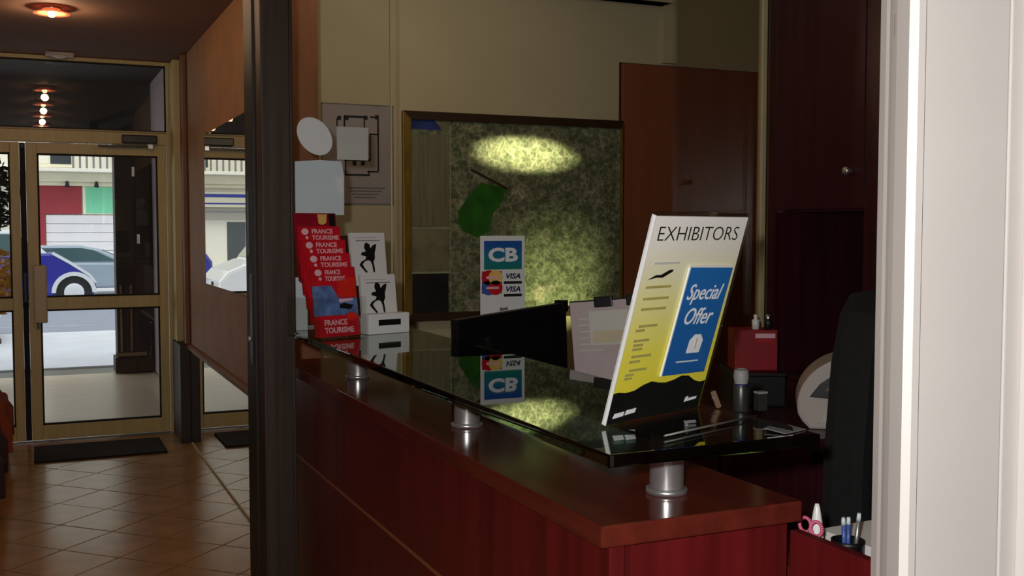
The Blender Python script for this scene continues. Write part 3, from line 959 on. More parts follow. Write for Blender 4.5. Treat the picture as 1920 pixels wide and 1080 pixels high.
# white stepped stand
wb_ = onz(720, 624, ZG); wl = Vector((wb_.x, wb_.y, ZG))
WW = 0.150
ws = tag(empty('card_stand', wl, RZ), 'white stepped card stand with a black slot in its front box', 'card stand')
MB().box(-WW / 2, WW / 2, -0.03, 0.012, 0.0003, 0.062, 0.002).build('front_box', 'white_gloss', ws)
flat('slot', rect(-0.040, 0.042, 0.026, 0.044), 'print_black', ws, -0.0302)
MB().box(-WW / 2, WW / 2, 0.0125, 0.10, 0.0003, 0.05, 0.001).build('back_box', 'white', ws)
MB().prism([(0.098, 0.05), (0.103, 0.05), (0.140, 0.30), (0.135, 0.30)], 'x', -WW / 2, WW / 2).build('back_board', 'brown_frame', ws)
fig = [(-0.004, 0.105), (-0.020, 0.100), (-0.030, 0.090), (-0.022, 0.076), (-0.010, 0.062), (-0.016, 0.058), (-0.032, 0.074), (-0.044, 0.088), (-0.034, 0.100), (-0.016, 0.108),
       (-0.012, 0.118), (-0.034, 0.124), (-0.030, 0.134), (-0.012, 0.136), (-0.018, 0.150), (-0.016, 0.164), (-0.006, 0.170), (0.006, 0.162), (0.008, 0.148), (0.022, 0.160), (0.036, 0.164),
       (0.032, 0.146), (0.026, 0.130), (0.026, 0.112), (0.018, 0.098), (0.022, 0.076), (0.022, 0.060), (0.015, 0.060), (0.012, 0.086), (0.006, 0.100)]
for k in range(2):
    m = lean_m(wl, RZ, 0.018 + 0.052 * k, 0.052 + 0.093 * k, math.radians(7))
    ch_ = 0.165 if k else 0.128
    lf = leaflet('leaflet', m, 0.128, ch_, 'white', ['white card with a black leaping figure, in the lower step of the white stand', 'white card with a black leaping figure, in the upper step of the white stand'][k],
                 'white cards in the white stand', 'leaflet', 0.012)
    flat('figure', [(x * 0.85, (z - 0.055) * 0.86 + 0.006 + 0.030 * k) for x, z in fig], 'print_black', lf, -0.0002)
    flat('print_line', rect(-0.045, 0.045, ch_ - 0.026, ch_ - 0.0235), 'print_grey', lf, -0.0002)
    flat('print_line', rect(-0.050, 0.030, ch_ - 0.016, ch_ - 0.014), 'paper_pink', lf, -0.0002)

# narrow white box by the post
nb = ony(562, 626, 3.36)
bxo = tag(empty('leaflet_box', (nb.x, 3.36, ZG)), 'narrow white upright box standing on the glass shelf against the post', 'box')
MB().box(-0.024, 0.022, -0.02, 0.02, 0.0003, 0.168, 0.002).build('body', 'paper_blue', bxo)
MB().box(-0.021, -0.017, -0.0212, -0.0202, 0.003, 0.165).build('edge_band', 'white_gloss', bxo)

# ================================================================== CARD SIGN, MONITOR, PAPERS
cbp = onz(945, 600, 1.18)
cbl = ony(901, 442, cbp.y); cbr = ony(984, 442, cbp.y); cbb = ony(898, 592, cbp.y)
cw, ch = (cbr.x - cbl.x), cbl.z - cbb.z
cb = tag(empty('card_logo_sign', (cbl.x + cw / 2, cbp.y, 0.7402)), 'upright white sign with blue and card payment logos behind the monitor', 'sign')
z0 = cbb.z - 0.7402
MB().box(-cw / 2, cw / 2, 0.0, 0.005, z0, z0 + ch, 0.001).build('board', 'white_gloss', cb)
MB().box(-0.01, 0.01, 0.0052, 0.012, 0.01, z0 + 0.1).build('stem', 'steel_dark', cb)
MB().box(-0.06, 0.06, -0.04, 0.06, 0.0005, 0.01, 0.002).build('foot', 'steel_dark', cb)
sx = lambda x: (x - 0.5) * cw
sz = lambda t: z0 + t * ch
pnl = MB().prism(rect(sx(0.075), sx(0.93), 0, ch * 0.36), 'y', -0.0008, 0.0).build('blue_panel', 'cb_print', cb, (0, -0.0002, sz(0.575)))
text_part('lettering', 'CB', 'print_white', pnl, sx(0.17), sx(0.84), ch * 0.095, ch * 0.275, -0.0008, 0.04)
for k in range(2):
    zc = 0.40 + 0.13 - 0.165 * k
    cbk = flat('card_panel', rect(sx(0.03), sx(0.475), sz(zc - 0.09 if k else zc - 0.105), sz(zc + 0.065 if k else zc + 0.025)), 'red_box' if k == 0 else 'navy', cb, -0.0002)
    zz = sz(0.475 if k == 0 else 0.345)
    flat('card_circle', disc(sx(0.175), zz, 0.027, 0.026), 'red_print' if k == 0 else 'blue_pen', cb, -0.0012)
    flat('card_circle', disc(sx(0.33), zz, 0.027, 0.026), 'leaf_yellow' if k == 0 else 'red_print', cb, -0.0018)
    flat('card_name', rect(sx(0.12), sx(0.40), zz - 0.004, zz + 0.004), 'print_pink', cb, -0.0026)
    text_part('lettering', 'VISA', 'navy', cb, sx(0.57), sx(0.90), sz(0.455 - 0.165 * k), sz(0.525 - 0.165 * k), -0.0004, 0.03, 0.25)
    flat('card_band', rect(sx(0.52), sx(0.93), sz(0.390 - 0.160 * k), sz(0.425 - 0.160 * k)), 'steel_dark', cb, -0.0002)
flat('small_mark', [(sx(0.42), sz(0.05)), (sx(0.62), sz(0.06)), (sx(0.60), sz(0.10)), (sx(0.50), sz(0.085)), (sx(0.44), sz(0.10))], 'print_grey', cb, -0.0002)

# monitor: its back towards the lobby
def cam_pt(x, y, depth):
    return EYE + ray(x, y) * (depth / FPX)


ml_ = cam_pt(857, 600, 3.12); mr_ = cam_pt(1062, 567, 3.50)
u = (mr_ - ml_); mwid = u.length
mon = tag(empty('computer_monitor', matrix=frame_matrix(ml_, u, (0, 0, 1))), 'black flat monitor seen from behind, below the card logo sign', 'monitor')
MB().box(0, mwid, 0.0, 0.03, -0.34, 0, 0.006).build('casing', 'black', mon)
MB().box(0.02, mwid - 0.02, 0.030, 0.032, -0.32, -0.02).build('screen', 'window_dark', mon)
MB().box(mwid * 0.2, mwid * 0.8, -0.03, 0.0, -0.27, -0.06, 0.012).build('rear_bulge', 'black', mon)
MB().box(mwid * 0.42, mwid * 0.58, -0.02, 0.012, -0.48, -0.26, 0.006).build('neck', 'black', mon)
MB().box(mwid * 0.28, mwid * 0.72, -0.08, 0.10, -0.498, -0.48, 0.006).build('foot', 'black', mon)
MB().box(mwid - 0.022, mwid + 0.002, -0.006, 0.034, -0.03, 0.008, 0.002).build('corner_clip', 'black', mon)

# copy holder with papers
pa = cam_pt(1068, 568, 3.05); pb = cam_pt(1182, 560, 2.98)
u = pb - pa; cwid = u.length
cph = tag(empty('copy_holder', matrix=frame_matrix(pa, u, (-0.02, 0.06, 1))), 'copy holder with pale papers under black clips beside the monitor', 'copy holder')
MB().box(-0.002, cwid + 0.004, 0.004, 0.009, -0.34, 0.004, 0.001).build('backing_board', 'black', cph)
MB().box(0, cwid, 0.001, 0.0035, -0.31, 0.0).build('sheet', 'paper_pink', cph)
MB().box(0.055, cwid - 0.01, -0.0012, 0.0008, -0.125, -0.028).build('sheet', 'paper_grey', cph)
MB().box(0.065, cwid - 0.012, -0.0026, -0.0014, -0.118, -0.085).build('sticky_note', mat('pale_yellow_note', (200, 188, 158), 0.6, var=0.05, scale=10), cph)
for x0, x1 in ((0.074, 0.128), (cwid - 0.012, cwid + 0.01)):
    MB().box(x0, x1, -0.006, 0.012, -0.018, 0.012, 0.003).build('clip', 'black', cph)
for k in range(6):
    MB().box(0.022, 0.05 + 0.02 * (k % 3), 0.0004, 0.0009, -0.05 - 0.018 * k, -0.047 - 0.018 * k).build('print_line', 'paper_grey', cph)
MB().box(cwid * 0.45, cwid * 0.55, 0.0092, 0.022, -0.50, -0.10).build('stem', 'black', cph)
MB().box(cwid * 0.2, cwid * 0.8, -0.05, 0.10, -0.516, -0.50, 0.003).build('foot', 'black', cph)

# ================================================================== EXHIBITORS SIGN
A, B, C, D = [onz(x, y, ZG) for x, y in ((1134, 803), (1225, 823), (1410, 777), (1310, 768))]
uu = (D - A).normalized()
sw = (D - A).length
nn = Vector((uu.y, -uu.x, 0))            # side on which the base plate lies
LEAN = math.radians(16.5)
vv = (Vector((0, 0, 1)) * math.cos(LEAN) + nn * math.sin(LEAN))
SHH = 0.352
O = A + Vector((0, 0, 0.004))
sg = tag(empty('sign_holder', matrix=frame_matrix(O, uu, vv)), 'leaning clear acrylic sign holder with an exhibitors poster on the glass shelf', 'sign')
bpy.context.view_layer.update()
inv = sg.matrix_world.inverted()
# base plate, flat on the glass, built in world space then brought into the holder's frame
pb_ = MB()
e = (B - A).length
q = [A, D, D + nn * (e + 0.01), A + nn * (e + 0.01)]
lo = [inv @ (p + Vector((0, 0, 0.0004))) for p in q]
hi = [inv @ (p + Vector((0, 0, 0.0038))) for p in q]
V0 = [pb_.bm.verts.new(p) for p in lo]; V1 = [pb_.bm.verts.new(p) for p in hi]
pb_.bm.faces.new(V0); pb_.bm.faces.new(list(reversed(V1)))
for i in range(4):
    pb_.bm.faces.new((V0[i], V0[(i + 1) % 4], V1[(i + 1) % 4], V1[i]))
bmesh.ops.recalc_face_normals(pb_.bm, faces=pb_.bm.faces)
pb_.build('base_plate', 'clear', sg)
fe = MB()
p0, p1 = inv @ (q[3] + Vector((0, 0, 0.0045))), inv @ (q[2] + Vector((0, 0, 0.0045)))
fe.cyl(p0, p1, 0.0016, n=8).build('polished_edge', 'steel', sg)
MB().box(0, sw, 0.0042, 0.0070, 0.0, SHH, 0.0005).build('rear_sheet', 'clear', sg)
MB().box(0.0, 0.0016, -0.0008, 0.0072, 0.0, SHH).build('polished_edge', 'white_gloss', sg)
MB().box(-0.001, sw + 0.001, -0.0022, 0.0075, SHH, SHH + 0.004).build('top_edge', 'clear', sg)
MB().box(sw, sw + 0.003, -0.0022, 0.0075, 0.0, SHH + 0.004).build('polished_edge', 'clear', sg)
ps = MB().box(0.0025, sw - 0.001, 0.0008, 0.0040, 0.001, SHH - 0.002).build('poster', 'sign_paper', sg)
S = lambda s: s * sw
T = lambda t: t * SHH
Yp = 0.0006


def sflat(n, poly, m, y=Yp, par=None):
    return flat(n, [(S(a), T(b)) for a, b in poly], m, par or ps, y, 0.0005)


text_part('lettering', 'EXHIBITORS', 'print_grey' if 0 else 'print_black', ps, S(0.075), S(0.925), T(0.882), T(0.948), Yp, -0.012, 0.0)
wave = [(0.012, 0.004), (0.99, 0.004), (0.99, 0.150), (0.93, 0.146), (0.86, 0.160), (0.78, 0.190), (0.70, 0.196), (0.62, 0.180), (0.54, 0.172), (0.46, 0.178), (0.38, 0.190), (0.30, 0.178), (0.22, 0.156), (0.14, 0.150), (0.06, 0.158), (0.012, 0.156)]
sflat('black_wave', wave, 'print_black')
for a_, b_, c_, d_ in ((0.06, 0.16, 0.028, 0.052), (0.175, 0.275, 0.036, 0.060), (0.80, 0.83, 0.048, 0.074), (0.825, 0.93, 0.050, 0.066)):
    sflat('footer_print', [(a_, c_), (b_, c_ + 0.006), (b_ + 0.005, d_ + 0.004), (a_ + 0.01, d_)], 'print_white', Yp - 0.0006)
sflat('swoosh', [(0.075, 0.700), (0.16, 0.710), (0.22, 0.708), (0.31, 0.735), (0.315, 0.745), (0.28, 0.745), (0.20, 0.722), (0.15, 0.722)], 'print_black')
sflat('text_line', rect(0.10, 0.36, 0.772, 0.782), 'paper_grey')
for t_, a_, b_ in ((0.665, 0.075, 0.33), (0.610, 0.075, 0.335), (0.560, 0.08, 0.335), (0.478, 0.10, 0.29), (0.458, 0.08, 0.17), (0.408, 0.085, 0.24), (0.386, 0.09, 0.19), (0.366, 0.09, 0.19), (0.330, 0.10, 0.30), (0.305, 0.09, 0.20), (0.262, 0.11, 0.29), (0.240, 0.08, 0.17), (0.222, 0.08, 0.16)):
    sflat('text_line', rect(a_, b_, t_ - 0.006, t_ + 0.006), 'print_olive')
# blue leaflet fixed to the poster
lx0, lx1, lz0, lz1 = S(0.455), S(0.925), T(0.215), T(0.755)
lb = tag(empty('blue_leaflet', matrix=sg.matrix_world @ Matrix.Translation((lx0, Yp - 0.0012, lz0)) @ Matrix.Rotation(math.radians(1.5), 4, 'Y')), 'blue special offer leaflet fixed to the front of the poster in the sign holder', 'leaflet')
lw, lh = lx1 - lx0, lz1 - lz0
MB().box(0, lw, -0.0030, 0.0, 0, lh, 0.0004).build('card', 'blue_print', lb)
MB().box(-0.003, -0.0002, -0.0030, 0.0, -0.001, lh + 0.002).build('card_edge', 'white_gloss', lb)
MB().box(-0.003, lw, -0.0030, 0.0, lh + 0.0002, lh + 0.003).build('card_edge', 'white_gloss', lb)
text_part('lettering', 'Special', 'print_white', lb, lw * 0.08, lw * 0.90, lh * 0.66, lh * 0.85, -0.0031, 0.006, 0.35)
text_part('lettering', 'Offer', 'print_white', lb, lw * 0.17, lw * 0.83, lh * 0.475, lh * 0.63, -0.0031, 0.006, 0.35)
tagp = [(0.42, 0.20), (0.72, 0.20), (0.74, 0.32), (0.66, 0.375), (0.52, 0.375), (0.43, 0.32)]
flat('tag_symbol', [(lw * a_, lh * b_) for a_, b_ in tagp], 'print_white', lb, -0.0031)
flat('tag_symbol_mark', rect(lw * 0.56, lw * 0.60, lh * 0.24, lh * 0.34), 'paper_grey', lb, -0.0038)
flat('text_line', rect(lw * 0.24, lw * 0.76, lh * 0.115, lh * 0.128), 'paper_blue', lb, -0.0031)

# small things on the glass by the sign
bt = onz(1389, 772, ZG)
bo = tag(empty('small_bottle', (bt.x, bt.y, ZG)), 'small silver and blue bottle standing on the glass behind the sign holder', 'bottle')
MB().lathe([(0, 0.0003), (0.0125, 0.0003), (0.0135, 0.003), (0.0135, 0.042), (0.012, 0.046)]).build('body', 'steel_dark', bo)
MB().lathe([(0.0128, 0.0462), (0.0128, 0.050), (0.0, 0.050)]).build('neck_band', 'navy', bo)
MB().lathe([(0.0115, 0.0502), (0.0135, 0.062), (0.0125, 0.073), (0.009, 0.076), (0.0085, 0.073), (0.009, 0.062), (0.0, 0.060)]).build('cap', 'iron', bo)
eb = onz(1417, 770, ZG)
eo = tag(empty('small_grey_box', (eb.x + 0.01, eb.y, ZG)), 'tiny blue grey box standing next to the small bottle', 'box')
MB().box(-0.009, 0.009, -0.008, 0.008, 0.0003, 0.030, 0.001).build('body', 'steel_dark', eo)
MB().box(-0.0095, 0.0095, -0.0085, 0.0085, 0.0302, 0.034, 0.001).build('lid', 'iron', eo)
pk = onz(1349, 766, ZG)
po = tag(empty('wooden_peg', (pk.x, pk.y, ZG)), 'short wooden peg leaning on the glass beside the sign holder', 'peg')
MB().box(-0.004, 0.004, -0.003, 0.0, 0.0, 0.032, 0.0008).xform(Matrix.Rotation(math.radians(-24), 4, 'Y') @ Matrix.Translation((0, 0, 0.0025))).build('prong', 'pier_trim', po)
MB().box(-0.004, 0.004, 0.0012, 0.0042, 0.0, 0.032, 0.0008).xform(Matrix.Rotation(math.radians(-24), 4, 'Y') @ Matrix.Translation((0, 0, 0.0025))).build('prong', 'pier_trim', po)
MB().cyl((-0.012, -0.004, 0.019), (-0.012, 0.005, 0.019), 0.002, n=8).build('spring', 'steel', po)
for k, (x, y, rz, m_) in enumerate(((1488, 806, 0.3, 'iron'), (1516, 800, 0.9, 'steel_dark'))):
    p = onz(x, y, ZG)
    o = MB().box(-0.028, 0.028, -0.02, 0.02, 0.0, 0.0012).xform(Matrix.Rotation(0.08 * (k + 1), 4, 'X')).build('paper_slip', m_, None, (min(p.x, 1.085), max(p.y, 1.345), ZG + 0.0025 + 0.003 * k))
    o.rotation_euler = (0, 0, rz)
    tag(o, ['loose mid grey paper slip at the free end of the glass shelf', 'loose dark grey paper slip at the free end of the glass shelf'][k], 'paper', 'loose slips on the glass shelf')

# ================================================================== THINGS BEHIND THE COUNTER
# red carton on a black file box
fb = Vector((2.28, 3.03, 0.9002))
fo = tag(empty('file_box', fb, -0.41), 'black file box on the sideboard under the red carton', 'box')
zt = cam_pt(1410, 691, 3.72).z - 0.9002
MB().box(-0.085, 0.085, -0.12, 0.12, 0.0003, zt - 0.012, 0.003).build('body', 'black', fo)
MB().box(-0.088, 0.088, -0.123, 0.123, zt - 0.0118, zt, 0.003).build('lid', 'black', fo)
rc = cam_pt(1410, 691, 3.72)
ro = tag(empty('red_carton', (rc.x, rc.y, 0.9002 + zt + 0.0003), -0.41), 'dark red carton with a pale label strip on top of the black file box', 'carton')
MB().box(-0.073, 0.073, -0.06, 0.06, 0.0003, 0.140, 0.003).build('body', 'red_box', ro)
flat('label_strip', rect(-0.004, 0.064, 0.112, 0.128), 'print_pink', ro, -0.0602)
flat('label_line', rect(0.002, 0.056, 0.100, 0.106), 'red_print', ro, -0.0602)
flat('lower_red_panel', rect(-0.004, 0.072, 0.004, 0.092), 'red_print2', ro, -0.0602)  # second red tone on the lower part of the front face
for k, (dx, m_) in enumerate(((0.002, 'white_gloss'), (0.045, 'steel_dark'))):
    vb = tag(empty('small_vial', ro.matrix_world @ Vector((0, 0, 0))), ['tiny white capped bottle on top of the red carton', 'tiny dark bottle on top of the red carton'][k], 'bottle')
    off = Matrix.Rotation(-0.41, 3, 'Z') @ Vector((dx, -0.035, 0.1405))
    vb.location = Vector(ro.location) + off
    MB().lathe([(0, 0.0002), (0.012, 0.0002), (0.013, 0.03), (0.008, 0.036), (0.0, 0.036)]).build('body', m_, vb)
    MB().lathe([(0.006, 0.0362), (0.0075, 0.05), (0.0, 0.052)]).build('cap', 'white_gloss' if k == 0 else 'steel', vb)

# rounded off-white desk machine
mc = cam_pt(1528, 782, 3.30)
mo = tag(empty('desk_printer', (mc.x + 0.055, mc.y - 0.045, 0.9003), -0.66), 'rounded warm white desk printer with a dark paper opening behind the chair', 'printer')
prof = [(-0.09, 0.0), (0.15, 0.0), (0.16, 0.05), (0.16, 0.222)] + [(0.05 - 0.178 * math.sin(t), 0.072 + 0.152 * math.cos(t)) for t in [math.pi * 0.56 * q / 14 for q in range(15)]] + [(-0.112, 0.022)]
MB().prism(prof, 'y', -0.10, 0.10, 0.008).build('body', 'machine', mo)
MB().prism([(-0.092, 0.098), (0.13, 0.082), (0.13, 0.168), (-0.025, 0.165), (-0.062, 0.138)], 'y', -0.106, -0.1005, 0.002).build('paper_opening', 'black', mo)
MB().prism([(-0.05, 0.118), (0.05, 0.112), (0.05, 0.150), (-0.02, 0.150)], 'y', -0.109, -0.1062).build('paper_guide', 'pier_trim', mo)
MB().prism([(-0.07, 0.02), (0.12, 0.01), (0.12, 0.07), (-0.03, 0.078)], 'y', -0.108, -0.1005, 0.002).build('output_tray', 'paper_grey', mo)

# black office chair
oc = tag(empty('office_chair', (2.07, 1.86, 0.0), math.radians(28)), 'black high backed office chair behind the counter', 'chair')
MB().prism([(-0.20, 0.56), (0.20, 0.56), (0.25, 0.72), (0.245, 0.95), (0.205, 1.18), (0.15, 1.30), (0.08, 1.345), (-0.08, 1.345), (-0.15, 1.30), (-0.205, 1.18), (-0.245, 0.95), (-0.25, 0.72)], 'y', 0.19, 0.30, 0.03).build('backrest', 'black_fabric', oc)
MB().box(-0.25, 0.25, -0.26, 0.24, 0.43, 0.53, 0.035, 3).build('seat', 'black_fabric', oc)
MB().box(-0.03, 0.03, 0.20, 0.33, 0.40, 0.75, 0.008).build('back_support', 'black', oc)
MB().cyl((0, 0, 0.12), (0, 0, 0.43), 0.03).build('gas_column', 'steel_dark', oc)
for s in (-1, 1):
    MB().tube([(s * 0.24, 0.05, 0.47), (s * 0.30, 0.05, 0.50), (s * 0.30, 0.02, 0.68)], 0.014).build('arm_support', 'black', oc)
    MB().box(s * 0.30 - 0.03, s * 0.30 + 0.03, -0.14, 0.14, 0.68, 0.71, 0.01).build('armrest', 'black', oc)
for k in range(5):
    t = 2 * math.pi * k / 5 + 0.2
    cx_, cy_ = math.cos(t), math.sin(t)
    lg = MB().cyl((0.03 * cx_, 0.03 * cy_, 0.13), (0.30 * cx_, 0.30 * cy_, 0.075), 0.022, 0.014, n=10).build('base_leg', 'black', oc)
    MB().cyl((0.30 * cx_ - 0.012 * cy_, 0.30 * cy_ + 0.012 * cx_, 0.028), (0.30 * cx_ + 0.012 * cy_, 0.30 * cy_ - 0.012 * cx_, 0.028), 0.027, n=14).build('castor', 'black', lg)

# pens and papers on the side desk
ZS = 0.9452
def at_x(x, y, X):
    return onx(x, y, X)
p = at_x(1532, 944, 1.19)
gp = tag(empty('glue_pen', (1.19, p.y, ZS)), 'white pointed glue tube standing behind the cherry side panel', 'glue tube')
hh = p.z - ZS
MB().lathe([(0, 0.0003), (0.013, 0.0003), (0.0135, 0.03), (0.0135, hh - 0.058)]).build('body', 'navy', gp)
MB().lathe([(0.0115, hh - 0.0575), (0.009, hh - 0.03), (0.005, hh - 0.006), (0.003, hh), (0.0, hh)]).build('nozzle', 'white_gloss', gp)
p = at_x(1516, 985, 1.16)
scz = tag(empty('scissors', (1.162, p.y, ZS)), 'scissors with pink loop handles standing behind the cherry side panel', 'scissors')
hz = p.z - ZS
def ring(c, r, w, n=20):
    b = MB()
    pts = [Vector(c) + Vector((math.cos(2 * math.pi * i / n) * r * 0.4, -math.cos(2 * math.pi * i / n) * r * 0.8, math.sin(2 * math.pi * i / n) * r * 1.1)) for i in range(n + 1)]
    return b.tube(pts, w, 8)
ring((-0.004, 0.006, hz), 0.011, 0.003).build('handle_loop', 'pink', scz)
ring((0.005, -0.011, hz - 0.004), 0.011, 0.003).build('handle_loop', 'pink', scz)
MB().box(-0.004, 0.006, -0.003, 0.002, 0.0008, hz - 0.008, 0.001).build('blade', 'steel', scz)
pc = at_x(1568, 1015, 1.20)
cup = tag(empty('pen_cup', (1.235, pc.y + 0.012, ZS)), 'low dark pen cup behind the cherry side panel', 'cup')
MB().lathe([(0, 0.0003), (0.026, 0.0003), (0.027, 0.03), (0.0275, 0.036), (0.025, 0.036), (0.024, 0.004), (0, 0.004)]).build('body', 'black', cup)
for k, (dx, dy, tl, m_) in enumerate(((-0.010, -0.004, 0.072, 'blue_pen'), (0.004, -0.012, 0.080, 'steel'), (0.006, 0.006, 0.066, 'blue_pen'))):
    pe = tag(empty('pen', (1.235 + dx, pc.y + 0.012 + dy, ZS + 0.0045)), ['blue pen standing in the dark pen cup, leaning to its rim', 'steel coloured pen in the dark pen cup', 'short blue pen upright in the dark pen cup'][k], 'pen', 'pens in the dark pen cup')
    MB().cyl((0, 0, 0.001), (dx * 0.5, dy * 0.5, tl - 0.012), 0.0035, n=10).build('barrel', m_, pe)
    MB().cyl((dx * 0.5, dy * 0.5, tl - 0.012), (dx * 0.58, dy * 0.58, tl), 0.004, 0.003, n=10).build('cap', 'paper_blue', pe)
wp = at_x(1608, 1022, 1.27)
o = MB().box(-0.075, 0.075, -0.10, 0.10, 0.0, wp.z - ZS, 0.002).build('paper_stack', 'white', None, (1.355, 1.40, ZS + 0.0003))
o.rotation_euler = (0, 0, 0.06)
tag(o, 'stack of white paper on the side desk next to the white door frame', 'paper')

# ================================================================== LOBBY ARMCHAIRS (only their edges show)
def armchair(loc, rz, fabric, label):
    r = tag(empty('armchair', loc, rz), label, 'armchair')
    MB().box(-0.27, 0.27, -0.30, 0.22, 0.20, 0.42, 0.04, 3).build('seat', fabric, r)
    MB().box(-0.36, 0.36, 0.20, 0.36, 0.12, 0.80, 0.05, 3).build('backrest', fabric, r)
    for s in (-1, 1):
        MB().prism([(-0.33, 0.12), (0.20, 0.12), (0.20, 0.60), (0.05, 0.60), (-0.20, 0.50), (-0.33, 0.30)], 'x', min(s * 0.27, s * 0.37), max(s * 0.27, s * 0.37), 0.02).build('armrest', fabric, r)
        for y in (-0.28, 0.30):
            MB().cyl((s * 0.31, y, 0.0005), (s * 0.31, y, 0.12), 0.015, 0.022, n=12).build('leg', 'black', r)
    return r


armchair((-0.47, 7.58, 0), math.radians(90), 'chair_red', 'rust red armchair standing in front of the left glass door')
armchair((-0.485, 6.35, 0), math.radians(90), 'chair_dark', 'dark brown armchair at the edge of the tiled corridor')

# ================================================================== OUTSIDE
struct(MB().box(-14, 14, YD + 0.06, 11.95, -0.2, -0.012).build('porch_floor', 'tan_stone'))
struct(MB().box(-14, 14, 11.95, 12.62, -0.2, -0.03).build('gutter_strip', 'steel_dark'))
struct(MB().box(-14, 14, 12.62, 17.0, -0.2, -0.012).build('pavement', 'pavement'))
struct(MB().box(-14, 14, 17.0, 27.6, -0.25, -0.02).build('road', 'road'))
struct(MB().box(-14, 14, 27.6, 30.0, -0.2, 0.0).build('pavement_far', 'pavement'))
struct(MB().box(-3.2, 1.9, YD + 0.3, 12.25, 3.02, 3.2).box(-3.2, 1.9, 12.0, 12.25, 2.44, 3.02).build('porch_canopy', 'canopy'))
struct(MB().box(1.16, 1.3, YD + 0.2, 11.80, 0.0, 3.02).build('wall_porch', 'lavender'))
pr = tag(empty('timber_pier', (0.98, 12.0, 0.0)), 'dark timber pier with mouldings carrying the porch canopy', 'pier')
MB().box(-0.19, 0.32, -0.19, 0.12, 0.0, 2.44, 0.004).build('shaft', 'pier', pr)
MB().box(-0.215, 0.34, -0.215, 0.13, 0.0, 0.16, 0.006).build('plinth', 'pier', pr)
MB().box(-0.205, 0.10, -0.20, -0.1905, 0.17, 0.21, 0.003).build('moulding', 'pier_trim', pr)
for x in (-0.16, -0.06):
    MB().box(x, x + 0.022, -0.200, -0.1905, 0.22, 0.92, 0.002).build('moulding', 'pier_trim', pr)
for x, z in ((-0.02, 2.05), (0.02, 1.35)):
    MB().box(x, x + 0.03, -0.205, -0.191, z, z + 0.10, 0.003).build('iron_hook', 'steel', pr)

# potted shrub beside the doors outside
def leaves(n, c, r, rz_, size, seed):
    rnd = random.Random(seed)
    b = MB()
    for _ in range(n):
        while True:
            p = Vector((rnd.uniform(-1, 1), rnd.uniform(-1, 1), rnd.uniform(-1, 1)))
            if p.length < 1: break
        p = Vector((c[0] + p.x * r, c[1] + p.y * r, c[2] + p.z * rz_))
        q_ = Euler((rnd.uniform(-1, 1), rnd.uniform(-1, 1), rnd.uniform(0, 6.3))).to_matrix()
        s_ = size * rnd.uniform(0.6, 1.2)
        b.quad(*[p + q_ @ Vector(v) for v in ((0, -s_, 0), (s_ * 0.45, 0, s_ * 0.15), (0, s_, 0), (-s_ * 0.45, 0, s_ * 0.15))])
    return b


sh = tag(empty('potted_shrub', (-0.65, 11.3, -0.012)), 'potted shrub with yellow lower leaves and a dark crown outside the doors', 'plant')
MB().lathe([(0, 0.0005), (0.24, 0.0005), (0.34, 0.42), (0.36, 0.42), (0.36, 0.46), (0.30, 0.46), (0.28, 0.40), (0, 0.40)]).build('pot', 'terracotta', sh)
MB().cyl((0, 0, 0.38), (0.03, 0.02, 2.1), 0.035, 0.015, n=10).build('stem', 'pier', sh)
tag(leaves(2200, (0, 0, 1.02), 0.55, 0.44, 0.055, 3).build('yellow_foliage', 'leaf_yellow', sh), kind='stuff')
tag(leaves(2200, (0, 0, 1.84), 0.55, 0.50, 0.055, 4).build('dark_foliage', 'leaf_dark', sh), kind='stuff')

# building across the street
fb_ = tag(empty('apartment_building', (0, 30.0, 0)), 'pale building across the street with balconies above shop fronts', 'building')
MB().box(-14, 14, 0.0, 4.0, 0.0, 14.0).build('wall', 'facade', fb_)
MB().box(-14, 14, -0.35, 0.0, 2.72, 2.95, 0.02).build('cornice', 'cornice', fb_)
MB().box(-14, 14, -0.18, 0.0, 2.62, 2.72, 0.02).build('cornice', 'cornice', fb_)
MB().box(-14, 14, -0.9, -0.0, 2.95, 3.04, 0.01).build('balcony_slab', 'facade', fb_)
x = -8.0
while x < 8.0:
    if x > 0.9 or x < -1.0:
        MB().box(x, x + 0.05, -0.87, -0.84, 3.04, 3.95).build('baluster', 'iron', fb_)
        x += 0.16
    else:
        x += 0.16
MB().box(0.9, 8, -0.88, -0.83, 3.95, 4.0).build('handrail', 'iron', fb_)
MB().box(-8, -1.0, -0.88, -0.83, 3.95, 4.0).build('handrail', 'iron', fb_)
for k, x in enumerate((-6.5, -4.2, -1.9, 0.45, 2.8, 5.1)):
    for z in (3.1, 6.2, 9.3):
        w_ = MB().box(x - 0.6, x + 0.6, -0.03, 0.0, z, z + 2.0).build('window', 'cornice', fb_)
        MB().box(x - 0.52, x - 0.02, -0.04, -0.031, z + 0.08, z + 1.92).build('pane', 'window_dark' if k != 3 else 'facade', w_)
        MB().box(x + 0.02, x + 0.52, -0.04, -0.031, z + 0.08, z + 1.92).build('pane', 'window_dark', w_)
for k in range(8):
    MB().box(0.33, 2.6, -0.06, 0.0, 0.02 + 0.232 * k, 0.02 + 0.232 * k + 0.222, 0.012).build('shutter_slat', 'shutter', fb_)
MB().box(0.14, 0.32, -0.10, 0.0, 0.0, 1.89).build('shop_pilaster', 'sign_red', fb_)
MB().box(-8, -1.2, -0.05, 0.0, 0.3, 1.75).build('shop_window', 'facade', fb_)
for x in (-3.4, -2.1):
    MB().box(x, x + 0.5, -0.06, -0.0, 0.6, 1.7).build('shop_window', 'window_dark', fb_)
MB().box(-9, -0.6, -0.40, -0.0, 1.96, 2.02).build('shop_ledge', 'iron', fb_)
sr = tag(MB().box(0.17, 1.19, -0.08, 0.0, 1.89, 2.69, 0.01).build('sign_board', 'sign_red', None, (0, 30.0, 0)), 'dark red shop sign board across the street', 'sign')
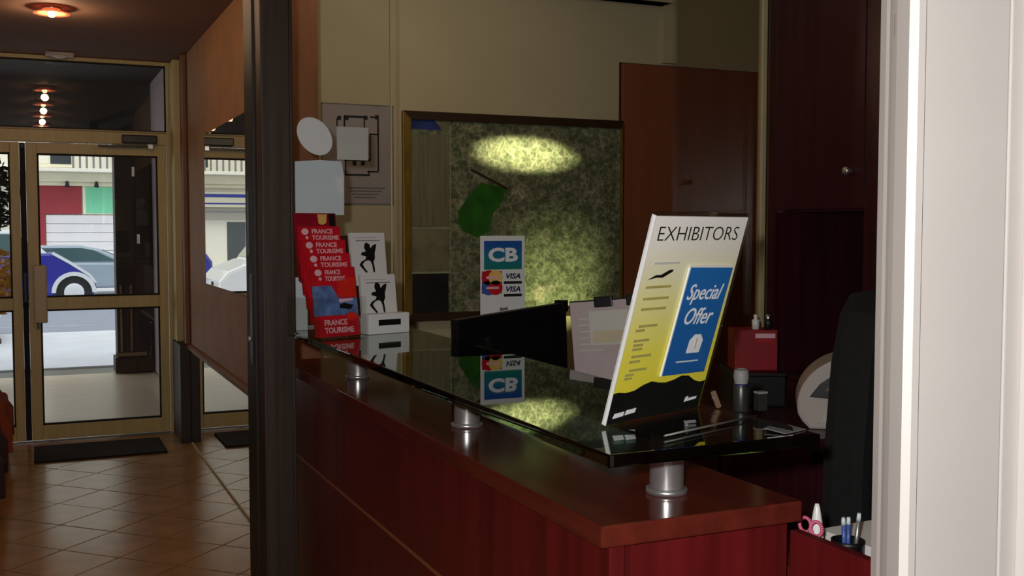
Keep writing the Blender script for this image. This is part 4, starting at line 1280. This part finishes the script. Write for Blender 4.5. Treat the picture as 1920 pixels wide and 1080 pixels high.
sgn = tag(empty('sign_board', (0, 30.0, 0)), 'mint green shop sign board across the street', 'sign')
MB().box(1.22, 2.6, -0.07, 0.0, 1.89, 2.64, 0.01).build('board', 'cornice', sgn)
MB().box(1.30, 2.5, -0.085, -0.0705, 1.92, 2.60, 0.004).build('board_face', 'sign_green', sgn)
bsn = tag(empty('sign_board', (-3.0, 30.0, 2.10)), 'long white shop sign with royal blue stripes across the street', 'sign')
MB().box(-5.5, 2.2, -0.12, 0.0, 0.0, 0.42, 0.01).build('board', 'cornice', bsn)
MB().box(-5.5, 2.2, -0.13, -0.1205, 0.27, 0.36).build('stripe', 'sign_blue', bsn)
MB().box(-5.5, 2.2, -0.13, -0.1205, 0.08, 0.12).build('stripe', 'sign_blue', bsn)
for k, x in enumerate((0.85, 1.55)):
    sl = tag(empty('sign_lamp', (x, 29.62, 2.62)), ['small dark spot lamp under the cornice above the red sign board', 'small dark spot lamp under the cornice above the green sign board'][k], 'lamp', 'spot lamps under the far cornice')
    MB().cyl((0, 0.22, 0.08), (0, 0, 0.08), 0.015, n=8).build('bracket', 'iron', sl)
    MB().cyl((0, 0, 0.10), (0, 0.06, -0.02), 0.035, 0.06, n=14).build('head', 'black', sl)


def car(loc, rz, body, label, prof, cabin, glass, wheels, half, trim=None, wr=0.30):
    """side-profile car: x forward, z up, y across"""
    r = tag(empty('parked_car', loc, rz), label, 'car')
    MB().prism(prof, 'y', -half, half, 0.05).build('body', body, r)
    MB().prism(cabin, 'y', -half + 0.10, half - 0.10, 0.05).build('cabin', body if trim is None else trim, r)
    for s in (-1, 1):
        y0, y1 = (s * (half - 0.105), s * (half - 0.09))
        MB().prism(glass, 'y', min(y0, y1), max(y0, y1)).build('side_window', 'car_glass', r)
        for wx in wheels:
            if trim is not None:
                ar = [(wx + (wr + 0.13) * math.cos(t), wr + (wr + 0.13) * math.sin(t)) for t in [math.pi * i / 14 for i in range(15)]]
                ar += [(wx + (wr + 0.05) * math.cos(t), wr + (wr + 0.05) * math.sin(t)) for t in [math.pi * i / 14 for i in range(14, -1, -1)]]
                MB().prism(ar, 'y', min(s * (half + 0.001), s * (half + 0.02)), max(s * (half + 0.001), s * (half + 0.02))).build('wheel_arch_trim', trim, r)
            MB().prism(disc(wx, wr, wr + 0.05, None, 28), 'y', min(s * (half - 0.02), s * (half + 0.006)), max(s * (half - 0.02), s * (half + 0.006))).build('wheel_arch', 'black', r)
            w_ = MB().cyl((wx, s * (half - 0.16), wr), (wx, s * (half + 0.014), wr), wr, n=28).build('wheel', 'rubber', r)
            MB().lathe([(wr * 0.66, 0.0), (wr * 0.6, 0.008), (wr * 0.2, 0.012), (0, 0.014)]).xform(
                Matrix.Translation((wx, s * (half + 0.0142), wr)) @ Matrix.Rotation(-s * math.pi / 2, 4, 'X')).build('hub_cap', 'car_silver', w_)
    return r


# little blue car with a pale frame, its nose to the right
blue_prof = [(-1.20, 0.22), (1.22, 0.22), (1.27, 0.34), (1.26, 0.46), (1.14, 0.62), (0.80, 0.86), (0.50, 1.06), (-1.15, 1.02), (-1.27, 0.85), (-1.28, 0.4)]
blue_cab = [(-1.15, 1.0), (0.44, 1.0), (0.02, 1.38), (-0.25, 1.50), (-0.9, 1.50), (-1.14, 1.36)]
blue_gl = [(-0.62, 1.04), (0.30, 1.04), (-0.06, 1.36), (-0.28, 1.43), (-0.62, 1.43)]
bc = car((-0.13, 23.3, -0.02), 0.0, 'car_blue', 'small blue car with a silver frame parked beyond the doors', blue_prof, blue_cab, blue_gl, (-0.85, 0.86), 0.74, 'car_silver', 0.28)
MB().prism([(0.46, 1.04), (0.50, 1.085), (0.82, 0.885), (1.16, 0.645), (1.28, 0.48), (1.24, 0.46), (1.12, 0.61), (0.78, 0.845)], 'y', -0.755, -0.741).build('bonnet_trim', 'car_silver', bc)
MB().ball((1.20, -0.5, 0.50), 0.05, 0.12, 0.08).build('headlamp', 'lens', bc)
MB().ball((1.20, 0.5, 0.50), 0.05, 0.12, 0.08).build('headlamp', 'lens', bc)
# grey blue saloon behind it
g_prof = [(-2.1, 0.22), (2.05, 0.22), (2.12, 0.45), (2.08, 0.68), (1.75, 0.80), (0.95, 0.92), (-1.6, 0.95), (-2.05, 0.88), (-2.15, 0.5)]
g_cab = [(-1.65, 0.93), (1.0, 0.91), (0.35, 1.30), (0.0, 1.40), (-0.9, 1.40), (-1.35, 1.22)]
g_gl = [(-1.3, 0.97), (0.72, 0.96), (0.25, 1.26), (-0.02, 1.33), (-0.88, 1.33), (-1.15, 1.2)]
LOW = lambda P: [(x_, 0.22 + (z_ - 0.22) * 0.80) for x_, z_ in P]
gc = car((1.0, 26.1, -0.02), 0.0, 'car_grey', 'grey blue saloon car parked behind the small blue car', LOW(g_prof), LOW(g_cab), LOW(g_gl), (-1.3, 1.35), 0.84)
MB().prism(LOW([(0.40, 1.27), (0.99, 0.93), (1.005, 0.945), (0.41, 1.29)]), 'y', -0.66, 0.66).build('windscreen', 'car_glass', gc)
for s in (-1, 1):
    MB().ball((2.03, s * 0.62, 0.60), 0.08, 0.16, 0.09).build('headlamp', 'lens', gc)
MB().box(2.08, 2.14, -0.8, 0.8, 0.24, 0.44, 0.02).build('bumper', 'black', gc)
# white car seen in the mirror
v_prof = [(-4.0, 0.25), (0.0, 0.25), (0.06, 0.45), (0.03, 0.78), (-0.10, 0.92), (-0.45, 1.06), (-4.0, 1.10), (-4.05, 0.5)]
v_cab = [(-4.0, 1.08), (-0.45, 1.04), (-1.00, 1.70), (-1.25, 1.85), (-4.0, 1.90)]
v_gl = [(-2.0, 1.14), (-0.72, 1.12), (-1.12, 1.62), (-2.0, 1.66)]
wc = car((-0.44, 16.2, -0.012), 0.0, 'car_white', 'white van standing at the kerb, seen only in the wall mirror', v_prof, v_cab, v_gl, (-3.3, -0.62), 0.84, None, 0.31)
MB().prism([(-0.50, 1.09), (-0.98, 1.67), (-0.965, 1.685), (-0.485, 1.105)], 'y', -0.66, 0.66).build('windscreen', 'car_glass', wc)
for s in (-1, 1):
    MB().ball((0.0, s * 0.62, 0.64), 0.06, 0.14, 0.10).build('headlamp', 'lens', wc)
